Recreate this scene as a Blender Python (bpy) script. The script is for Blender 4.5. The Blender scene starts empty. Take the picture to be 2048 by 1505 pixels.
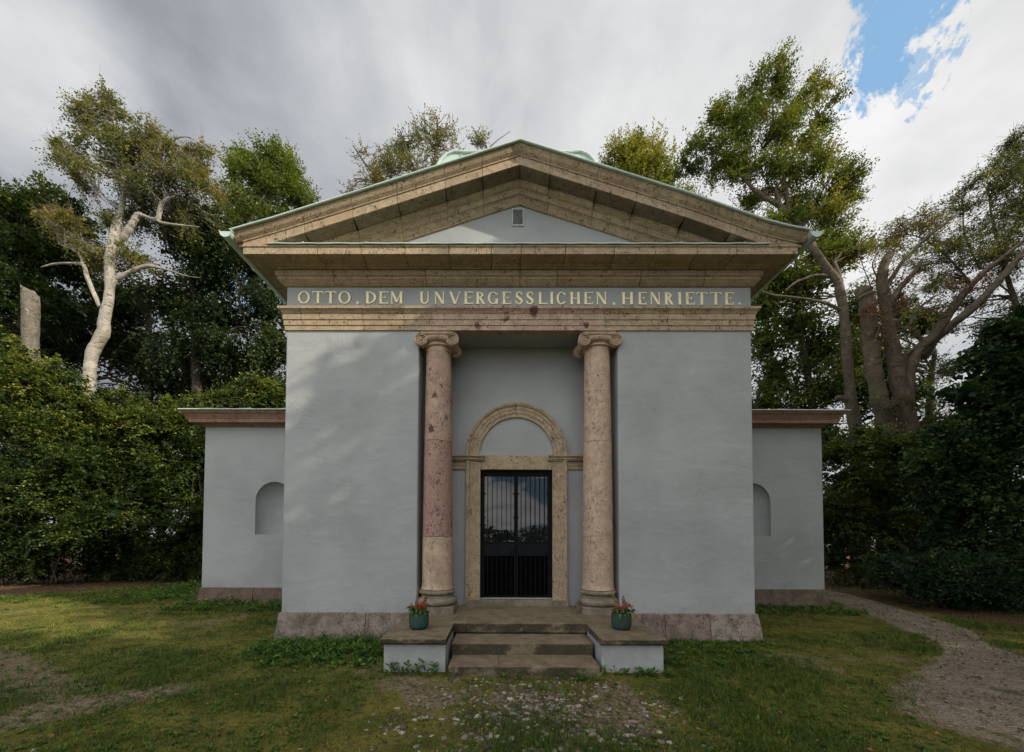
import bpy, bmesh, math, random
import numpy as np
from mathutils import Matrix, Vector
SC = bpy.context.scene
COL = SC.collection
PI = math.pi

# ------------------------------------------------------------------ camera, sky, sun, exposure
CAM = np.array([-0.278, -6.2, 1.65]); FPX = 796.0; CX, CY = 997.4, 1047.3
YAW, TILT, ROLL = .0038, .0294, .0029
cd = bpy.data.cameras.new('camera'); cam = bpy.data.objects.new('camera', cd); COL.objects.link(cam)
cd.sensor_width = 36; cd.lens = FPX / 2048 * 36; cd.clip_start = .05; cd.clip_end = 3000
cd.shift_x = (1024 - CX) / 2048; cd.shift_y = (CY - 752.5) / 2048
CROT = Matrix.Rotation(YAW, 3, 'Z') @ Matrix.Rotation(PI / 2 + TILT, 3, 'X') @ Matrix.Rotation(ROLL, 3, 'Z')
cam.matrix_world = Matrix.Translation(Vector(CAM)) @ CROT.to_4x4()
SC.camera = cam
CM = np.array(CROT)

def at(px, py, Y):
    """World point seen at a spot of the photograph, at real distance Y."""
    d = CM @ np.array([(px - CX) / FPX, -(py - CY) / FPX, -1.0])
    return CAM + d * (Y - CAM[1]) / d[1]
def raydir(px, py):
    d = CM @ np.array([(px - CX) / FPX, -(py - CY) / FPX, -1.0]); return d / np.linalg.norm(d)

SUN = np.array([.80, -.37, .50]); SUN /= np.linalg.norm(SUN)
sl = bpy.data.lights.new('sun', 'SUN'); sl.energy = 4.6; sl.angle = math.radians(.55); sl.color = (1, .9, .74)
so = bpy.data.objects.new('sun', sl); COL.objects.link(so); so.location = (20, -20, 30)
so.rotation_euler = Vector(SUN).to_track_quat('Z', 'Y').to_euler()
SC.view_settings.view_transform = 'Standard'; SC.view_settings.look = 'None'
SC.view_settings.exposure = 0.14; SC.view_settings.gamma = 1
SC.cycles.max_bounces = 5; SC.cycles.diffuse_bounces = 3; SC.cycles.glossy_bounces = 2; SC.cycles.use_adaptive_sampling = True; SC.cycles.adaptive_threshold = .025
SC.cycles.transparent_max_bounces = 4; SC.cycles.caustics_reflective = False; SC.cycles.caustics_refractive = False

class NT:
    def __init__(s, tree): s.t = tree; s.n = tree.nodes; s.l = tree.links
    def node(s, typ, **kw):
        n = s.n.new(typ)
        for k, v in kw.items():
            if k == 'ins':
                for a, b in v.items(): s.put(n, a, b)
            else: setattr(n, k, v)
        return n
    def put(s, n, a, b):
        sock = n.inputs[a]
        if isinstance(b, bpy.types.NodeSocket): s.l.new(b, sock)
        else: sock.default_value = b
    def math(s, op, a, b=0.0, c=0.0, clamp=False):
        n = s.n.new('ShaderNodeMath'); n.operation = op; n.use_clamp = clamp
        s.put(n, 0, a); s.put(n, 1, b); s.put(n, 2, c); return n.outputs[0]
    def vmath(s, op, a, b=(0, 0, 0)):
        n = s.n.new('ShaderNodeVectorMath'); n.operation = op; s.put(n, 0, a); s.put(n, 1, b)
        return n.outputs['Value'] if op in ('DOT_PRODUCT', 'LENGTH') else n.outputs[0]
    def ss(s, v, a, b, lo=0.0, hi=1.0):
        n = s.n.new('ShaderNodeMapRange'); n.interpolation_type = 'SMOOTHSTEP'
        s.put(n, 0, v); s.put(n, 1, a); s.put(n, 2, b); s.put(n, 3, lo); s.put(n, 4, hi); return n.outputs[0]
    def mix(s, f, a, b, blend='MIX'):
        n = s.n.new('ShaderNodeMix'); n.data_type = 'RGBA'; n.blend_type = blend
        s.put(n, 0, f); s.put(n, 6, a if isinstance(a, bpy.types.NodeSocket) or len(a) == 4 else (*a, 1))
        s.put(n, 7, b if isinstance(b, bpy.types.NodeSocket) or len(b) == 4 else (*b, 1)); return n.outputs[2]
    def noise(s, vec, scale, detail=4, rough=.55, dist=0.0, out=0):
        n = s.n.new('ShaderNodeTexNoise'); s.l.new(vec, n.inputs['Vector'])
        n.inputs['Scale'].default_value = scale; n.inputs['Detail'].default_value = detail
        n.inputs['Roughness'].default_value = rough; n.inputs['Distortion'].default_value = dist
        return n.outputs[out]
    def vor(s, vec, scale, feature='F1', rand=1.0):
        n = s.n.new('ShaderNodeTexVoronoi'); n.feature = feature; s.l.new(vec, n.inputs['Vector'])
        n.inputs['Scale'].default_value = scale; n.inputs['Randomness'].default_value = rand; return n
    def scale(s, vec, sc):
        n = s.n.new('ShaderNodeMapping'); s.l.new(vec, n.inputs['Vector']); n.inputs['Scale'].default_value = sc; return n.outputs[0]

def build_world():
    w = bpy.data.worlds.new('World'); SC.world = w; w.use_nodes = True
    t = NT(w.node_tree); t.n.clear()
    out = t.node('ShaderNodeOutputWorld'); bg = t.node('ShaderNodeBackground'); t.l.new(bg.outputs[0], out.inputs[0])
    bg.inputs['Strength'].default_value = .1
    sky = t.node('ShaderNodeTexSky', sky_type='NISHITA', sun_disc=False)
    sky.sun_elevation = math.asin(SUN[2]); sky.sun_rotation = math.atan2(SUN[0], SUN[1]); sky.ozone_density = 1.5; sky.dust_density = .6
    d = t.node('ShaderNodeTexCoord').outputs['Generated']
    sp = t.node('ShaderNodeSeparateXYZ', ins={0: d}); x, y, z = sp.outputs
    zz = t.math('MAXIMUM', t.math('ADD', z, .22), .06)
    p = t.node('ShaderNodeCombineXYZ', ins={0: t.math('DIVIDE', x, zz), 1: t.math('DIVIDE', y, zz), 2: 0.0}).outputs[0]
    pr = t.node('ShaderNodeMapping', ins={'Vector': p, 'Rotation': (0, 0, .5), 'Scale': (1.0, .42, 1)}).outputs[0]
    n1 = t.noise(pr, 1.1, 5, .5, .6)
    n2 = t.noise(pr, 3.4, 6, .55, .5)
    n3 = t.noise(p, 6.0, 8, .62, .3)
    def near(px, py, a, b):
        v = raydir(px, py); return t.ss(t.vmath('DOT_PRODUCT', d, tuple(v)), math.cos(math.radians(b)), math.cos(math.radians(a)))
    # brightness of the cloud deck
    b = t.math('ADD', t.ss(n1, .34, .66, .29, .49), t.math('MULTIPLY', t.math('SUBTRACT', n2, .5), .40))
    b = t.math('ADD', b, t.math('MULTIPLY', near(1210, 40, 2, 32), .32))
    b = t.math('ADD', b, t.math('MULTIPLY', near(1960, 560, 2, 26), .26))
    b = t.math('ADD', b, t.math('MULTIPLY', near(1880, 190, 2, 24), .17))
    b = t.math('SUBTRACT', b, t.math('MULTIPLY', near(200, -20, 1, 22), -.03))
    b = t.math('SUBTRACT', b, t.math('MULTIPLY', near(560, 210, 2, 26), .07))
    b = t.math('ADD', b, t.math('MULTIPLY', near(40, 110, 1, 9), .26))
    b = t.math('ADD', b, t.math('MULTIPLY', t.math('SUBTRACT', n3, .5), .26))
    b = t.math('MAXIMUM', t.math('MINIMUM', b, .84), .19)
    # the sunlit half of the sky, behind the viewer
    back = t.ss(y, .25, -.45)
    cu = t.noise(t.node('ShaderNodeMapping', ins={'Vector': d, 'Scale': (1, 1, 2.6)}).outputs[0], 6.5, 8, .58, .2)
    bb = t.math('MULTIPLY', t.ss(cu, .42, .66, .55, 1.0), BACK)
    b = t.math('ADD', t.math('MULTIPLY', b, t.math('SUBTRACT', 1.0, back)), t.math('MULTIPLY', bb, back))
    tint = t.mix(back, t.mix(t.ss(b, .2, .8), (.86, .93, 1.04), (1.0, 1.0, 1.0)), (1.0, 1.0, .985))
    cl = t.node('ShaderNodeVectorMath', operation='SCALE', ins={0: tint, 'Scale': t.math('MULTIPLY', b, 10.0)}).outputs[0]
    # the blue hole, and broken cloud behind
    wob = t.math('MULTIPLY', t.math('SUBTRACT', t.noise(d, 8, 9, .66, .3), .5), .011); wob = t.math('ADD', wob, t.math('MULTIPLY', t.math('SUBTRACT', t.noise(d, 26, 8, .68, .3), .5), .0055))
    def hole(px, py, r, soft):
        v = raydir(px, py); dd = t.math('ADD', t.vmath('DOT_PRODUCT', d, tuple(v)), wob)
        return t.ss(dd, math.cos(math.radians(r + soft)), math.cos(math.radians(max(r - soft, 0))))
    h = t.math('MAXIMUM', hole(1795, 25, 2.4, .9), hole(1757, 120, 1.5, 1.1))
    h = t.math('MAXIMUM', h, t.math('MULTIPLY', hole(1868, 130, .4, 1.6), .75))
    h = t.math('MAXIMUM', h, t.math('MULTIPLY', hole(515, 560, 3.0, 1.6), .8))
    hb = t.math('MULTIPLY', t.math('MULTIPLY', t.ss(cu, .50, .45), t.ss(z, .5, .3)), back)
    h = t.math('MAXIMUM', h, hb)
    blue = t.node('ShaderNodeVectorMath', operation='SCALE', ins={0: sky.outputs[0], 'Scale': 1.6}).outputs[0]
    bl = t.mix(.75, blue, (2.7, 4.9, 7.4))
    t.l.new(t.mix(h, cl, bl), bg.inputs['Color'])
BACK = 1.75
build_world()

# ------------------------------------------------------------------ helpers
def hashn(ix, iy, seed):
    h = (ix.astype(np.int64) * 374761393 + iy.astype(np.int64) * 668265263 + seed * 1442695041) & 0xffffffff
    h = ((h ^ (h >> 13)) * 1274126177) & 0xffffffff
    return ((h ^ (h >> 16)) & 0xffff) / 65535.0
def vnoise(x, y, seed=0):
    x = np.asarray(x, float); y = np.asarray(y, float)
    ix = np.floor(x); iy = np.floor(y); fx = x - ix; fy = y - iy
    fx = fx * fx * (3 - 2 * fx); fy = fy * fy * (3 - 2 * fy)
    a = hashn(ix, iy, seed); b = hashn(ix + 1, iy, seed); c = hashn(ix, iy + 1, seed); d = hashn(ix + 1, iy + 1, seed)
    return (a * (1 - fx) + b * fx) * (1 - fy) + (c * (1 - fx) + d * fx) * fy
def fbm(x, y, seed=0, o=4):
    s = 0; a = .5; t = 0
    for k in range(o):
        s = s + a * vnoise(np.asarray(x) * 2 ** k, np.asarray(y) * 2 ** k, seed + k); t += a; a *= .5
    return s / t
def sstep(v, a, b):
    t = np.clip((v - a) / (b - a), 0, 1); return t * t * (3 - 2 * t)
def nrm(v): return v / np.maximum(np.linalg.norm(v, axis=-1, keepdims=True), 1e-9)

def link(o, parent=None):
    COL.objects.link(o)
    if parent is not None: o.parent = parent
    return o
def np_mesh(name, V, F, mat, parent=None, attrs=None, smooth=False):
    """V (n,3), F (m,k) -> one mesh object."""
    me = bpy.data.meshes.new(name); V = np.asarray(V, np.float32); F = np.asarray(F, np.int32)
    k = F.shape[1]; m = len(F)
    me.vertices.add(len(V)); me.vertices.foreach_set('co', V.ravel())
    me.loops.add(m * k); me.loops.foreach_set('vertex_index', F.ravel())
    me.polygons.add(m); me.polygons.foreach_set('loop_start', np.arange(0, m * k, k, dtype=np.int32))
    if smooth: me.polygons.foreach_set('use_smooth', np.ones(m, bool))
    for an, av in (attrs or {}).items():
        a = me.attributes.new(an, 'FLOAT', 'POINT'); a.data.foreach_set('value', np.asarray(av, np.float32))
    me.update(calc_edges=True); me.materials.append(mat)
    return link(bpy.data.objects.new(name, me), parent)

class MB:
    def __init__(s): s.v = []; s.f = []; s.t = []; s.tone = .5
    def add(s, vs, fs):
        n = len(s.v); s.v += [tuple(map(float, p)) for p in vs]; s.t += [s.tone] * len(vs)
        s.f += [tuple(i + n for i in f) for f in fs]
    def box(s, x0, x1, y0, y1, z0, z1, taper=0.0):
        a = taper
        s.add([(x0, y0, z0), (x1, y0, z0), (x1, y1, z0), (x0, y1, z0), (x0 + a, y0 + a, z1), (x1 - a, y0 + a, z1), (x1 - a, y1 - a, z1), (x0 + a, y1 - a, z1)],
              [(3, 2, 1, 0), (4, 5, 6, 7), (0, 1, 5, 4), (1, 2, 6, 5), (2, 3, 7, 6), (3, 0, 4, 7)])
    def loft(s, rings, cap=True, closed=True):
        n = len(rings[0]); vs = [p for r in rings for p in r]; fs = []
        for k in range(len(rings) - 1):
            for i in range(n if closed else n - 1):
                j = (i + 1) % n; fs.append((k * n + i, k * n + j, (k + 1) * n + j, (k + 1) * n + i))
        if cap: fs += [tuple(range(n))[::-1], tuple((len(rings) - 1) * n + i for i in range(n))]
        s.add(vs, fs)
    def lathe(s, prof, c=(0, 0, 0), seg=48, cap=True, a0=0, a1=2 * PI):
        full = abs(a1 - a0 - 2 * PI) < 1e-6
        rings = []
        for r, z in prof:
            rings.append([(c[0] + r * math.cos(a0 + (a1 - a0) * i / seg), c[1] + r * math.sin(a0 + (a1 - a0) * i / seg), c[2] + z) for i in range(seg if full else seg + 1)])
        s.loft(rings, cap, full)
    def tube(s, pts, seg=8, cap=True, rng=None, jit=0.0):
        """pts: (x, y, z, r)"""
        P = np.array([p[:3] for p in pts], float); rings = []
        T = np.gradient(P, axis=0); T = nrm(T)
        ref = np.array([1.0, 0, 0]) if abs(T[0][0]) < .8 else np.array([0, 1.0, 0])
        for k in range(len(P)):
            u = np.cross(T[k], ref); u /= np.linalg.norm(u) + 1e-9; w = np.cross(T[k], u); ref = -np.cross(T[k], u) * -1; ref = np.cross(u, T[k])
            r = pts[k][3]; ring = []
            for i in range(seg):
                a = 2 * PI * i / seg; rr = r * (1 + (rng.uniform(-jit, jit) if rng else 0))
                ring.append(P[k] + rr * (math.cos(a) * u + math.sin(a) * w))
            rings.append(ring)
        s.loft(rings, cap)
    def build(s, name, mat, parent=None, smooth=False, bevel=0, fix=True):
        me = bpy.data.meshes.new(name); me.from_pydata(s.v, [], s.f)
        a = me.attributes.new('tone', 'FLOAT', 'POINT'); a.data.foreach_set('value', np.array(s.t, np.float32))
        if fix:
            bm = bmesh.new(); bm.from_mesh(me); bmesh.ops.recalc_face_normals(bm, faces=bm.faces); bm.to_mesh(me); bm.free()
        me.materials.append(mat)
        o = link(bpy.data.objects.new(name, me), parent)
        if smooth:
            me.polygons.foreach_set('use_smooth', np.ones(len(me.polygons), bool))
            me.set_sharp_from_angle(angle=math.radians(38))
        if bevel:
            m = o.modifiers.new('bevel', 'BEVEL'); m.width = bevel; m.segments = 2; m.limit_method = 'ANGLE'; m.angle_limit = math.radians(50)
        return o
def tag(o, label=None, cat=None, group=None, kind=None):
    for k, v in (('label', label), ('category', cat), ('group', group), ('kind', kind)):
        if v: o[k] = v
    return o
def thing(name, label, cat, loc=(0, 0, 0), group=None):
    o = bpy.data.objects.new(name, None); o.empty_display_size = .3; COL.objects.link(o); o.location = loc
    return tag(o, label, cat, group)
def spline(pts, n):
    """Catmull-Rom through rows of numbers."""
    P = np.array(pts, float)
    if len(P) == 2: return [tuple(P[0] + (P[1] - P[0]) * t) for t in np.linspace(0, 1, n)]
    Q = np.vstack([2 * P[0] - P[1], P, 2 * P[-1] - P[-2]]); out = []
    for t in np.linspace(0, len(P) - 1, n):
        i = min(int(t), len(P) - 2); f = t - i; a, b, c, d = Q[i:i + 4]
        out.append(tuple(.5 * (2 * b + (c - a) * f + (2 * a - 5 * b + 4 * c - d) * f * f + (3 * b - a - 3 * c + d) * f ** 3)))
    return out

# ------------------------------------------------------------------ materials
def mat(name):
    m = bpy.data.materials.new(name); m.use_nodes = True; t = NT(m.node_tree)
    b = t.n['Principled BSDF']; b.inputs['Specular IOR Level'].default_value = .25
    return m, t, b
def bump(t, b, h, dist, strength=1.0, prev=None):
    n = t.node('ShaderNodeBump', ins={'Height': h, 'Distance': dist, 'Strength': strength})
    if prev: t.l.new(prev, n.inputs['Normal'])
    t.l.new(n.outputs[0], b.inputs['Normal']); return n.outputs[0]
def geo(t): return t.node('ShaderNodeNewGeometry').outputs['Position']
def attr(t, name): return t.node('ShaderNodeAttribute', attribute_name=name).outputs['Fac']

def m_plaster(name, col):
    m, t, b = mat(name); p = geo(t)
    n1 = t.noise(p, .9, 4, .55); n2 = t.noise(p, 4.5, 5, .6, .4); n3 = t.noise(p, 34, 4, .6)
    c = t.mix(t.ss(n1, .3, .7), tuple(v * .88 for v in col), tuple(min(v * 1.07, 1) for v in col))
    c = t.mix(t.math('MULTIPLY', t.ss(n2, .55, .75), .22), c, tuple(v * 1.12 for v in col))
    c = t.mix(t.math('MULTIPLY', t.ss(n2, .42, .25), .18), c, (col[0] * .84, col[1] * .84, col[2] * .82))
    z = t.node('ShaderNodeSeparateXYZ', ins={0: p}).outputs[2]
    splash = t.math('MULTIPLY', t.ss(z, .75, .44), t.ss(t.noise(p, 6, 5, .65), .4, .7))
    c = t.mix(t.math('MULTIPLY', splash, .35), c, (.25, .24, .2))
    ps = t.scale(p, (5, 5, .35)); streak = t.ss(t.noise(ps, 2.2, 4, .6), .6, .8)
    c = t.mix(t.math('MULTIPLY', streak, .10), c, (.3, .31, .3))
    t.l.new(c, b.inputs['Base Color']); b.inputs['Roughness'].default_value = .85
    trow = t.noise(t.node('ShaderNodeMapping', ins={'Vector': p, 'Rotation': (0, .5, 0), 'Scale': (1, 1, 2.0)}).outputs[0], 2.2, 4, .5, .5)
    patch = t.ss(t.noise(p, 1.3, 3, .5), .48, .66); fine = t.noise(p, 17, 5, .62, .3)
    h = t.math('ADD', t.math('MULTIPLY', trow, .55), t.math('MULTIPLY', t.math('MULTIPLY', fine, patch), .34))
    h = t.math('ADD', h, t.math('MULTIPLY', n3, .05))
    bump(t, b, h, .045, .6); return m
GREY = (.362, .372, .374)
M_PLASTER = m_plaster('painted_plaster', GREY)

def m_stone(name, base, dark, red, pit=1.0, redamt=.5, moss=0.0, holes=.0, rough_h=.006, algae=0.0):
    """Porous tuff: warm ground, per-block tone, short dark vermicular pits, reddish clouds."""
    m, t, b = mat(name); p = geo(t); tone = attr(t, 'tone')
    pj = t.node('ShaderNodeVectorMath', operation='ADD', ins={0: p, 1: t.node('ShaderNodeCombineXYZ', ins={0: t.math('MULTIPLY', tone, 37.0), 1: 0.0, 2: t.math('MULTIPLY', tone, 11.0)}).outputs[0]}).outputs[0]
    n1 = t.noise(pj, 1.7, 5, .6, .5); n2 = t.noise(pj, 9, 5, .62)
    c = t.mix(t.ss(n2, .3, .7), tuple(v * .84 for v in base), tuple(v * 1.12 for v in base))
    tr = t.ss(t.math('ADD', tone, t.math('MULTIPLY', t.math('SUBTRACT', n1, .5), .9)), .5, .9)
    c = t.mix(t.math('MULTIPLY', tr, redamt), c, red)
    td = t.ss(t.math('ADD', t.math('SUBTRACT', 1.0, tone), t.math('MULTIPLY', t.math('SUBTRACT', n1, .5), .8)), .62, 1.05)
    c = t.mix(t.math('MULTIPLY', td, .5), c, dark)
    pv = t.scale(pj, (1.0, 1.0, .6))
    w = t.noise(pv, 21, 3, .62, 2.0); worm = t.ss(w, .575, .625)
    w2 = t.noise(pj, 52, 3, .6, .8); worm2 = t.ss(w2, .575, .64)
    pits = t.math('MULTIPLY', t.math('MAXIMUM', worm, t.math('MULTIPLY', worm2, .7)), t.ss(t.noise(pj, 3.1, 3, .6), .28, .55))
    c = t.mix(t.math('MULTIPLY', pits, .78 * pit, clamp=True), c, tuple(v * .28 for v in dark))
    h = t.math('SUBTRACT', t.math('MULTIPLY', n2, .35), pits)
    if holes:
        v = t.vor(t.scale(t.node('ShaderNodeVectorMath', operation='ADD', ins={0: pj, 1: t.node('ShaderNodeVectorMath', operation='SCALE', ins={0: t.noise(pj, 9, 3, .6, out=1), 'Scale': .2}).outputs[0]}).outputs[0], (1, 1, .7)), 5.2)
        hm = t.math('MULTIPLY', t.ss(v.outputs['Distance'], .30, .17), t.ss(t.noise(pj, 2.8, 2), .46, .54))
        v3 = t.vor(t.scale(pj, (1, 1, .8)), 15.0); hm = t.math('MAXIMUM', hm, t.math('MULTIPLY', t.ss(v3.outputs['Distance'], .26, .16), t.ss(t.noise(pj, 7, 2), .5, .58)))
        c = t.mix(t.math('MULTIPLY', hm, holes), c, (.10, .035, .04)); h = t.math('SUBTRACT', h, t.math('MULTIPLY', hm, 1.2))
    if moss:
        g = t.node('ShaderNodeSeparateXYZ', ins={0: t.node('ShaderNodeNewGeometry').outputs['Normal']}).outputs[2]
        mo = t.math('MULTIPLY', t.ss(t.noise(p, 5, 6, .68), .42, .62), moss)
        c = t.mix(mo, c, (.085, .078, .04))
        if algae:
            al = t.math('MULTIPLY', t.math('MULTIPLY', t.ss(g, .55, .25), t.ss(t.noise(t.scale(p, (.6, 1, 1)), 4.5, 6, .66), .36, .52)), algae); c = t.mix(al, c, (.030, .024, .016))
        li = t.math('MULTIPLY', t.ss(t.noise(p, 26, 4, .6, .4), .64, .70), .5 * moss)
        c = t.mix(li, c, (.42, .40, .34))
    t.l.new(c, b.inputs['Base Color']); b.inputs['Roughness'].default_value = .88
    bump(t, b, h, rough_h, .8); return m
TAN = (.425, .33, .22)
M_TAN = m_stone('tan_tuff', TAN, (.28, .205, .13), (.40, .27, .17), 1.15, .45)
M_RED = m_stone('red_tuff', (.48, .345, .26), (.32, .20, .165), (.35, .20, .175), 1.0, .72, holes=.85)
M_COLTAN = m_stone('tan_column_stone', (.53, .39, .285), (.40, .28, .20), (.38, .165, .12), .9, .8)
M_PLINTH = m_stone('weathered_plinth_stone', (.34, .275, .24), (.15, .12, .10), (.27, .175, .155), 1.1, .7, moss=.6)
M_BASE = m_stone('grey_base_stone', (.27, .225, .17), (.16, .14, .10), (.25, .2, .15), .5, .3, moss=.45)
M_CAP = m_stone('carved_capital_stone', (.50, .37, .265), (.33, .22, .15), (.46, .29, .20), .35, .4)
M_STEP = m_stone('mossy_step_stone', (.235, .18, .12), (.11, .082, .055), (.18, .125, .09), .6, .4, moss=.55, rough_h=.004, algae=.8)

def m_copper(name, a, bcol, dk, lo=.58, amt=.5, rough=.55):
    m, t, b = mat(name); p = geo(t)
    c = t.mix(t.ss(t.noise(p, 2.2, 5, .6, .3), .3, .7), a, bcol)
    c = t.mix(t.math('MULTIPLY', t.ss(t.noise(t.scale(p, (1, 1, .3)), 8, 5, .65), lo, lo + .14), amt), c, dk)
    t.l.new(c, b.inputs['Base Color']); b.inputs['Roughness'].default_value = rough; b.inputs['Metallic'].default_value = .1
    bump(t, b, t.noise(p, 5, 3, .5), .01, .5); return m
M_COPPER = m_copper('verdigris_copper', (.44, .55, .49), (.54, .63, .57), (.16, .2, .17))
M_POT = m_copper('green_glazed_pot', (.034, .055, .044), (.028, .105, .082), (.060, .048, .032), .46, .9, .7)

def m_plain(name, col, rough=.6, metal=0.0, spec=.3, var=.15, sc=12):
    m, t, b = mat(name); p = geo(t); n = t.noise(p, sc, 4, .6)
    c = t.mix(t.ss(n, .3, .7), tuple(v * (1 - var) for v in col), tuple(min(1, v * (1 + var)) for v in col))
    t.l.new(c, b.inputs['Base Color']); b.inputs['Roughness'].default_value = rough; b.inputs['Metallic'].default_value = metal
    b.inputs['Specular IOR Level'].default_value = spec; bump(t, b, n, .004, .4); return m
M_GOLD = m_plain('gilded_letter', (.97, .84, .52), .38, .10, .5, .08, 30)
M_IRON = m_plain('black_iron', (.007, .007, .008), .5, 0, .1, .3, 20)
M_DARKPANEL = m_plain('black_painted_panel', (.010, .011, .013), .5, 0, .08, .2, 8)
M_LOWPANEL = m_plain('dull_black_sheet', (.0035, .0035, .004), .85, 0, .0, .3, 10)
M_WHITE = m_plain('pale_painted_metal', (.45, .47, .47), .5)
M_SOIL = m_plain('soil', (.035, .025, .016), .95, sc=60)
M_BARKCHIP = m_plain('weathered_bark', (.16, .10, .06), .9, var=.6, sc=40)
M_PETAL = m_plain('red_petals', (.42, .022, .016), .5, var=.3, sc=60)
M_LEAFPOT = m_plain('dark_pot_leaves', (.05, .11, .025), .45, var=.5, sc=30)
def m_glass():
    m, t, b = mat('dark_door_glass'); b.inputs['Base Color'].default_value = (.006, .007, .008, 1)
    b.inputs['Roughness'].default_value = .01; b.inputs['IOR'].default_value = 1.65; b.inputs['Specular IOR Level'].default_value = .45
    bump(t, b, t.noise(geo(t), 1.6, 2, .5), .004, .15); return m
M_GLASS = m_glass()

def m_bark(name, col, dark, sc=1.0, lich=(.5, .5, .42), la=.3):
    m, t, b = mat(name); p = geo(t)
    n = t.noise(p, 2.6 * sc, 6, .65, .4); n2 = t.noise(t.scale(p, (1, 1, 3.2)), 6 * sc, 5, .6, .8); n3 = t.noise(t.scale(p, (1, 1, .25)), 14 * sc, 4, .6)
    c = t.mix(t.ss(n, .3, .7), tuple(v * 1.12 for v in col), tuple(v * .66 for v in col))
    c = t.mix(t.math('MULTIPLY', t.ss(t.noise(t.scale(p, (1, 1, .7)), 1.3 * sc, 4, .6, .6), .54, .66), .6), c, tuple(v * .52 for v in col))
    sc_ = t.noise(t.scale(p, (1, 1, 4.5)), 1.6 * sc, 4, .6, 1.2)
    c = t.mix(t.math('MULTIPLY', t.ss(sc_, .60, .64), .8), c, dark)
    c = t.mix(t.math('MULTIPLY', t.ss(n2, .58, .66), .7), c, dark)
    c = t.mix(t.math('MULTIPLY', t.ss(n3, .52, .68), .4), c, tuple(v * .5 for v in col))
    c = t.mix(t.math('MULTIPLY', t.ss(t.noise(p, 1.1, 5, .6), .52, .7), .45), c, (.09, .10, .035))
    c = t.mix(t.math('MULTIPLY', t.ss(t.noise(p, 5, 5, .65), .58, .68), la), c, lich)
    n2 = t.math('SUBTRACT', n2, t.math('MULTIPLY', t.ss(sc_, .58, .64), .6))
    t.l.new(c, b.inputs['Base Color']); b.inputs['Roughness'].default_value = .85
    bump(t, b, t.math('ADD', t.math('MULTIPLY', n3, .5), n2), .05, .6); return m
M_BEECH = m_bark('pale_beech_bark', (.40, .36, .30), (.09, .075, .06), 1.1)
M_BROWN = m_bark('brown_bark', (.135, .102, .072), (.027, .022, .016), 1.2, (.30, .27, .2), .5)
M_DARKBARK = m_bark('dark_bark', (.07, .055, .042), (.02, .017, .013), 1.4, (.1, .1, .07), .3)
M_SNAG = m_bark('dead_wood_bark', (.19, .165, .13), (.04, .032, .025), 1.8, (.45, .43, .37), .6)

def m_leaf(name, cols, trans=.32, rough=.5):
    """cols: list of (position, colour) driven by the per-leaf attribute tint."""
    m, t, b = mat(name); tint = attr(t, 'tint')
    r = t.node('ShaderNodeValToRGB'); e = r.color_ramp.elements
    e[0].position, e[0].color = cols[0][0], (*cols[0][1], 1); e[1].position, e[1].color = cols[-1][0], (*cols[-1][1], 1)
    for pz, c in cols[1:-1]: k = e.new(pz); k.color = (*c, 1)
    t.l.new(tint, r.inputs[0]); b.inputs['Roughness'].default_value = rough; b.inputs['Specular IOR Level'].default_value = .3
    t.l.new(r.outputs[0], b.inputs['Base Color'])
    tr = t.node('ShaderNodeBsdfTranslucent'); t.l.new(t.mix(1.0, r.outputs[0], (1.3, 1.25, .7), 'MULTIPLY'), tr.inputs[0])
    mx = t.node('ShaderNodeMixShader', ins={0: trans}); t.l.new(b.outputs[0], mx.inputs[1]); t.l.new(tr.outputs[0], mx.inputs[2])
    t.l.new(mx.outputs[0], t.n['Material Output'].inputs[0]); return m
G0, G1, G2 = (.022, .045, .010), (.050, .090, .018), (.095, .135, .028)
M_LBEECH = m_leaf('olive_beech_leaves', [(0, (.03, .045, .012)), (.45, (.125, .145, .030)), (.78, (.24, .215, .045)), (1, (.26, .15, .04))], .38)
M_LGREEN = m_leaf('fresh_green_leaves', [(0, (.03, .05, .010)), (.5, (.11, .155, .022)), (1, (.26, .29, .05))], .38)
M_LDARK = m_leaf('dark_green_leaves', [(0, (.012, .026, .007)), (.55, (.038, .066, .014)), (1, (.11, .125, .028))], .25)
M_LYELLOW = m_leaf('yellowing_leaves', [(0, (.04, .06, .012)), (.5, (.16, .18, .03)), (.85, (.24, .19, .03)), (1, (.26, .11, .03))])
M_LHEDGE = m_leaf('thicket_leaves', [(0, (.012, .030, .007)), (.45, (.050, .085, .014)), (.75, (.16, .19, .032)), (1, (.32, .30, .065))], .34)
M_LMAPLE = m_leaf('maple_leaves', [(0, (.012, .034, .012)), (.6, (.036, .078, .026)), (1, (.10, .14, .03))], .25)
M_LRIGHT = m_leaf('sunlit_tree_leaves', [(0, (.022, .045, .007)), (.5, (.11, .15, .018)), (.85, (.26, .26, .032)), (1, (.33, .24, .03))], .35)
M_LAUT = m_leaf('autumn_leaves', [(0, (.05, .065, .02)), (.4, (.10, .10, .03)), (.7, (.22, .13, .03)), (1, (.22, .05, .02))], .35)
M_GRASS = m_leaf('grass_blades', [(0, (.040, .085, .011)), (.5, (.13, .160, .02)), (.85, (.25, .235, .038)), (1, (.38, .29, .12))], .3)
M_WEED = m_leaf('weed_leaves', [(0, (.026, .075, .012)), (.6, (.07, .155, .02)), (.9, (.14, .22, .034)), (1, (.34, .32, .04))], .3)
M_LITTER = m_leaf('dead_leaves', [(0, (.06, .035, .02)), (.6, (.17, .085, .045)), (1, (.34, .13, .05))], .1)

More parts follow.
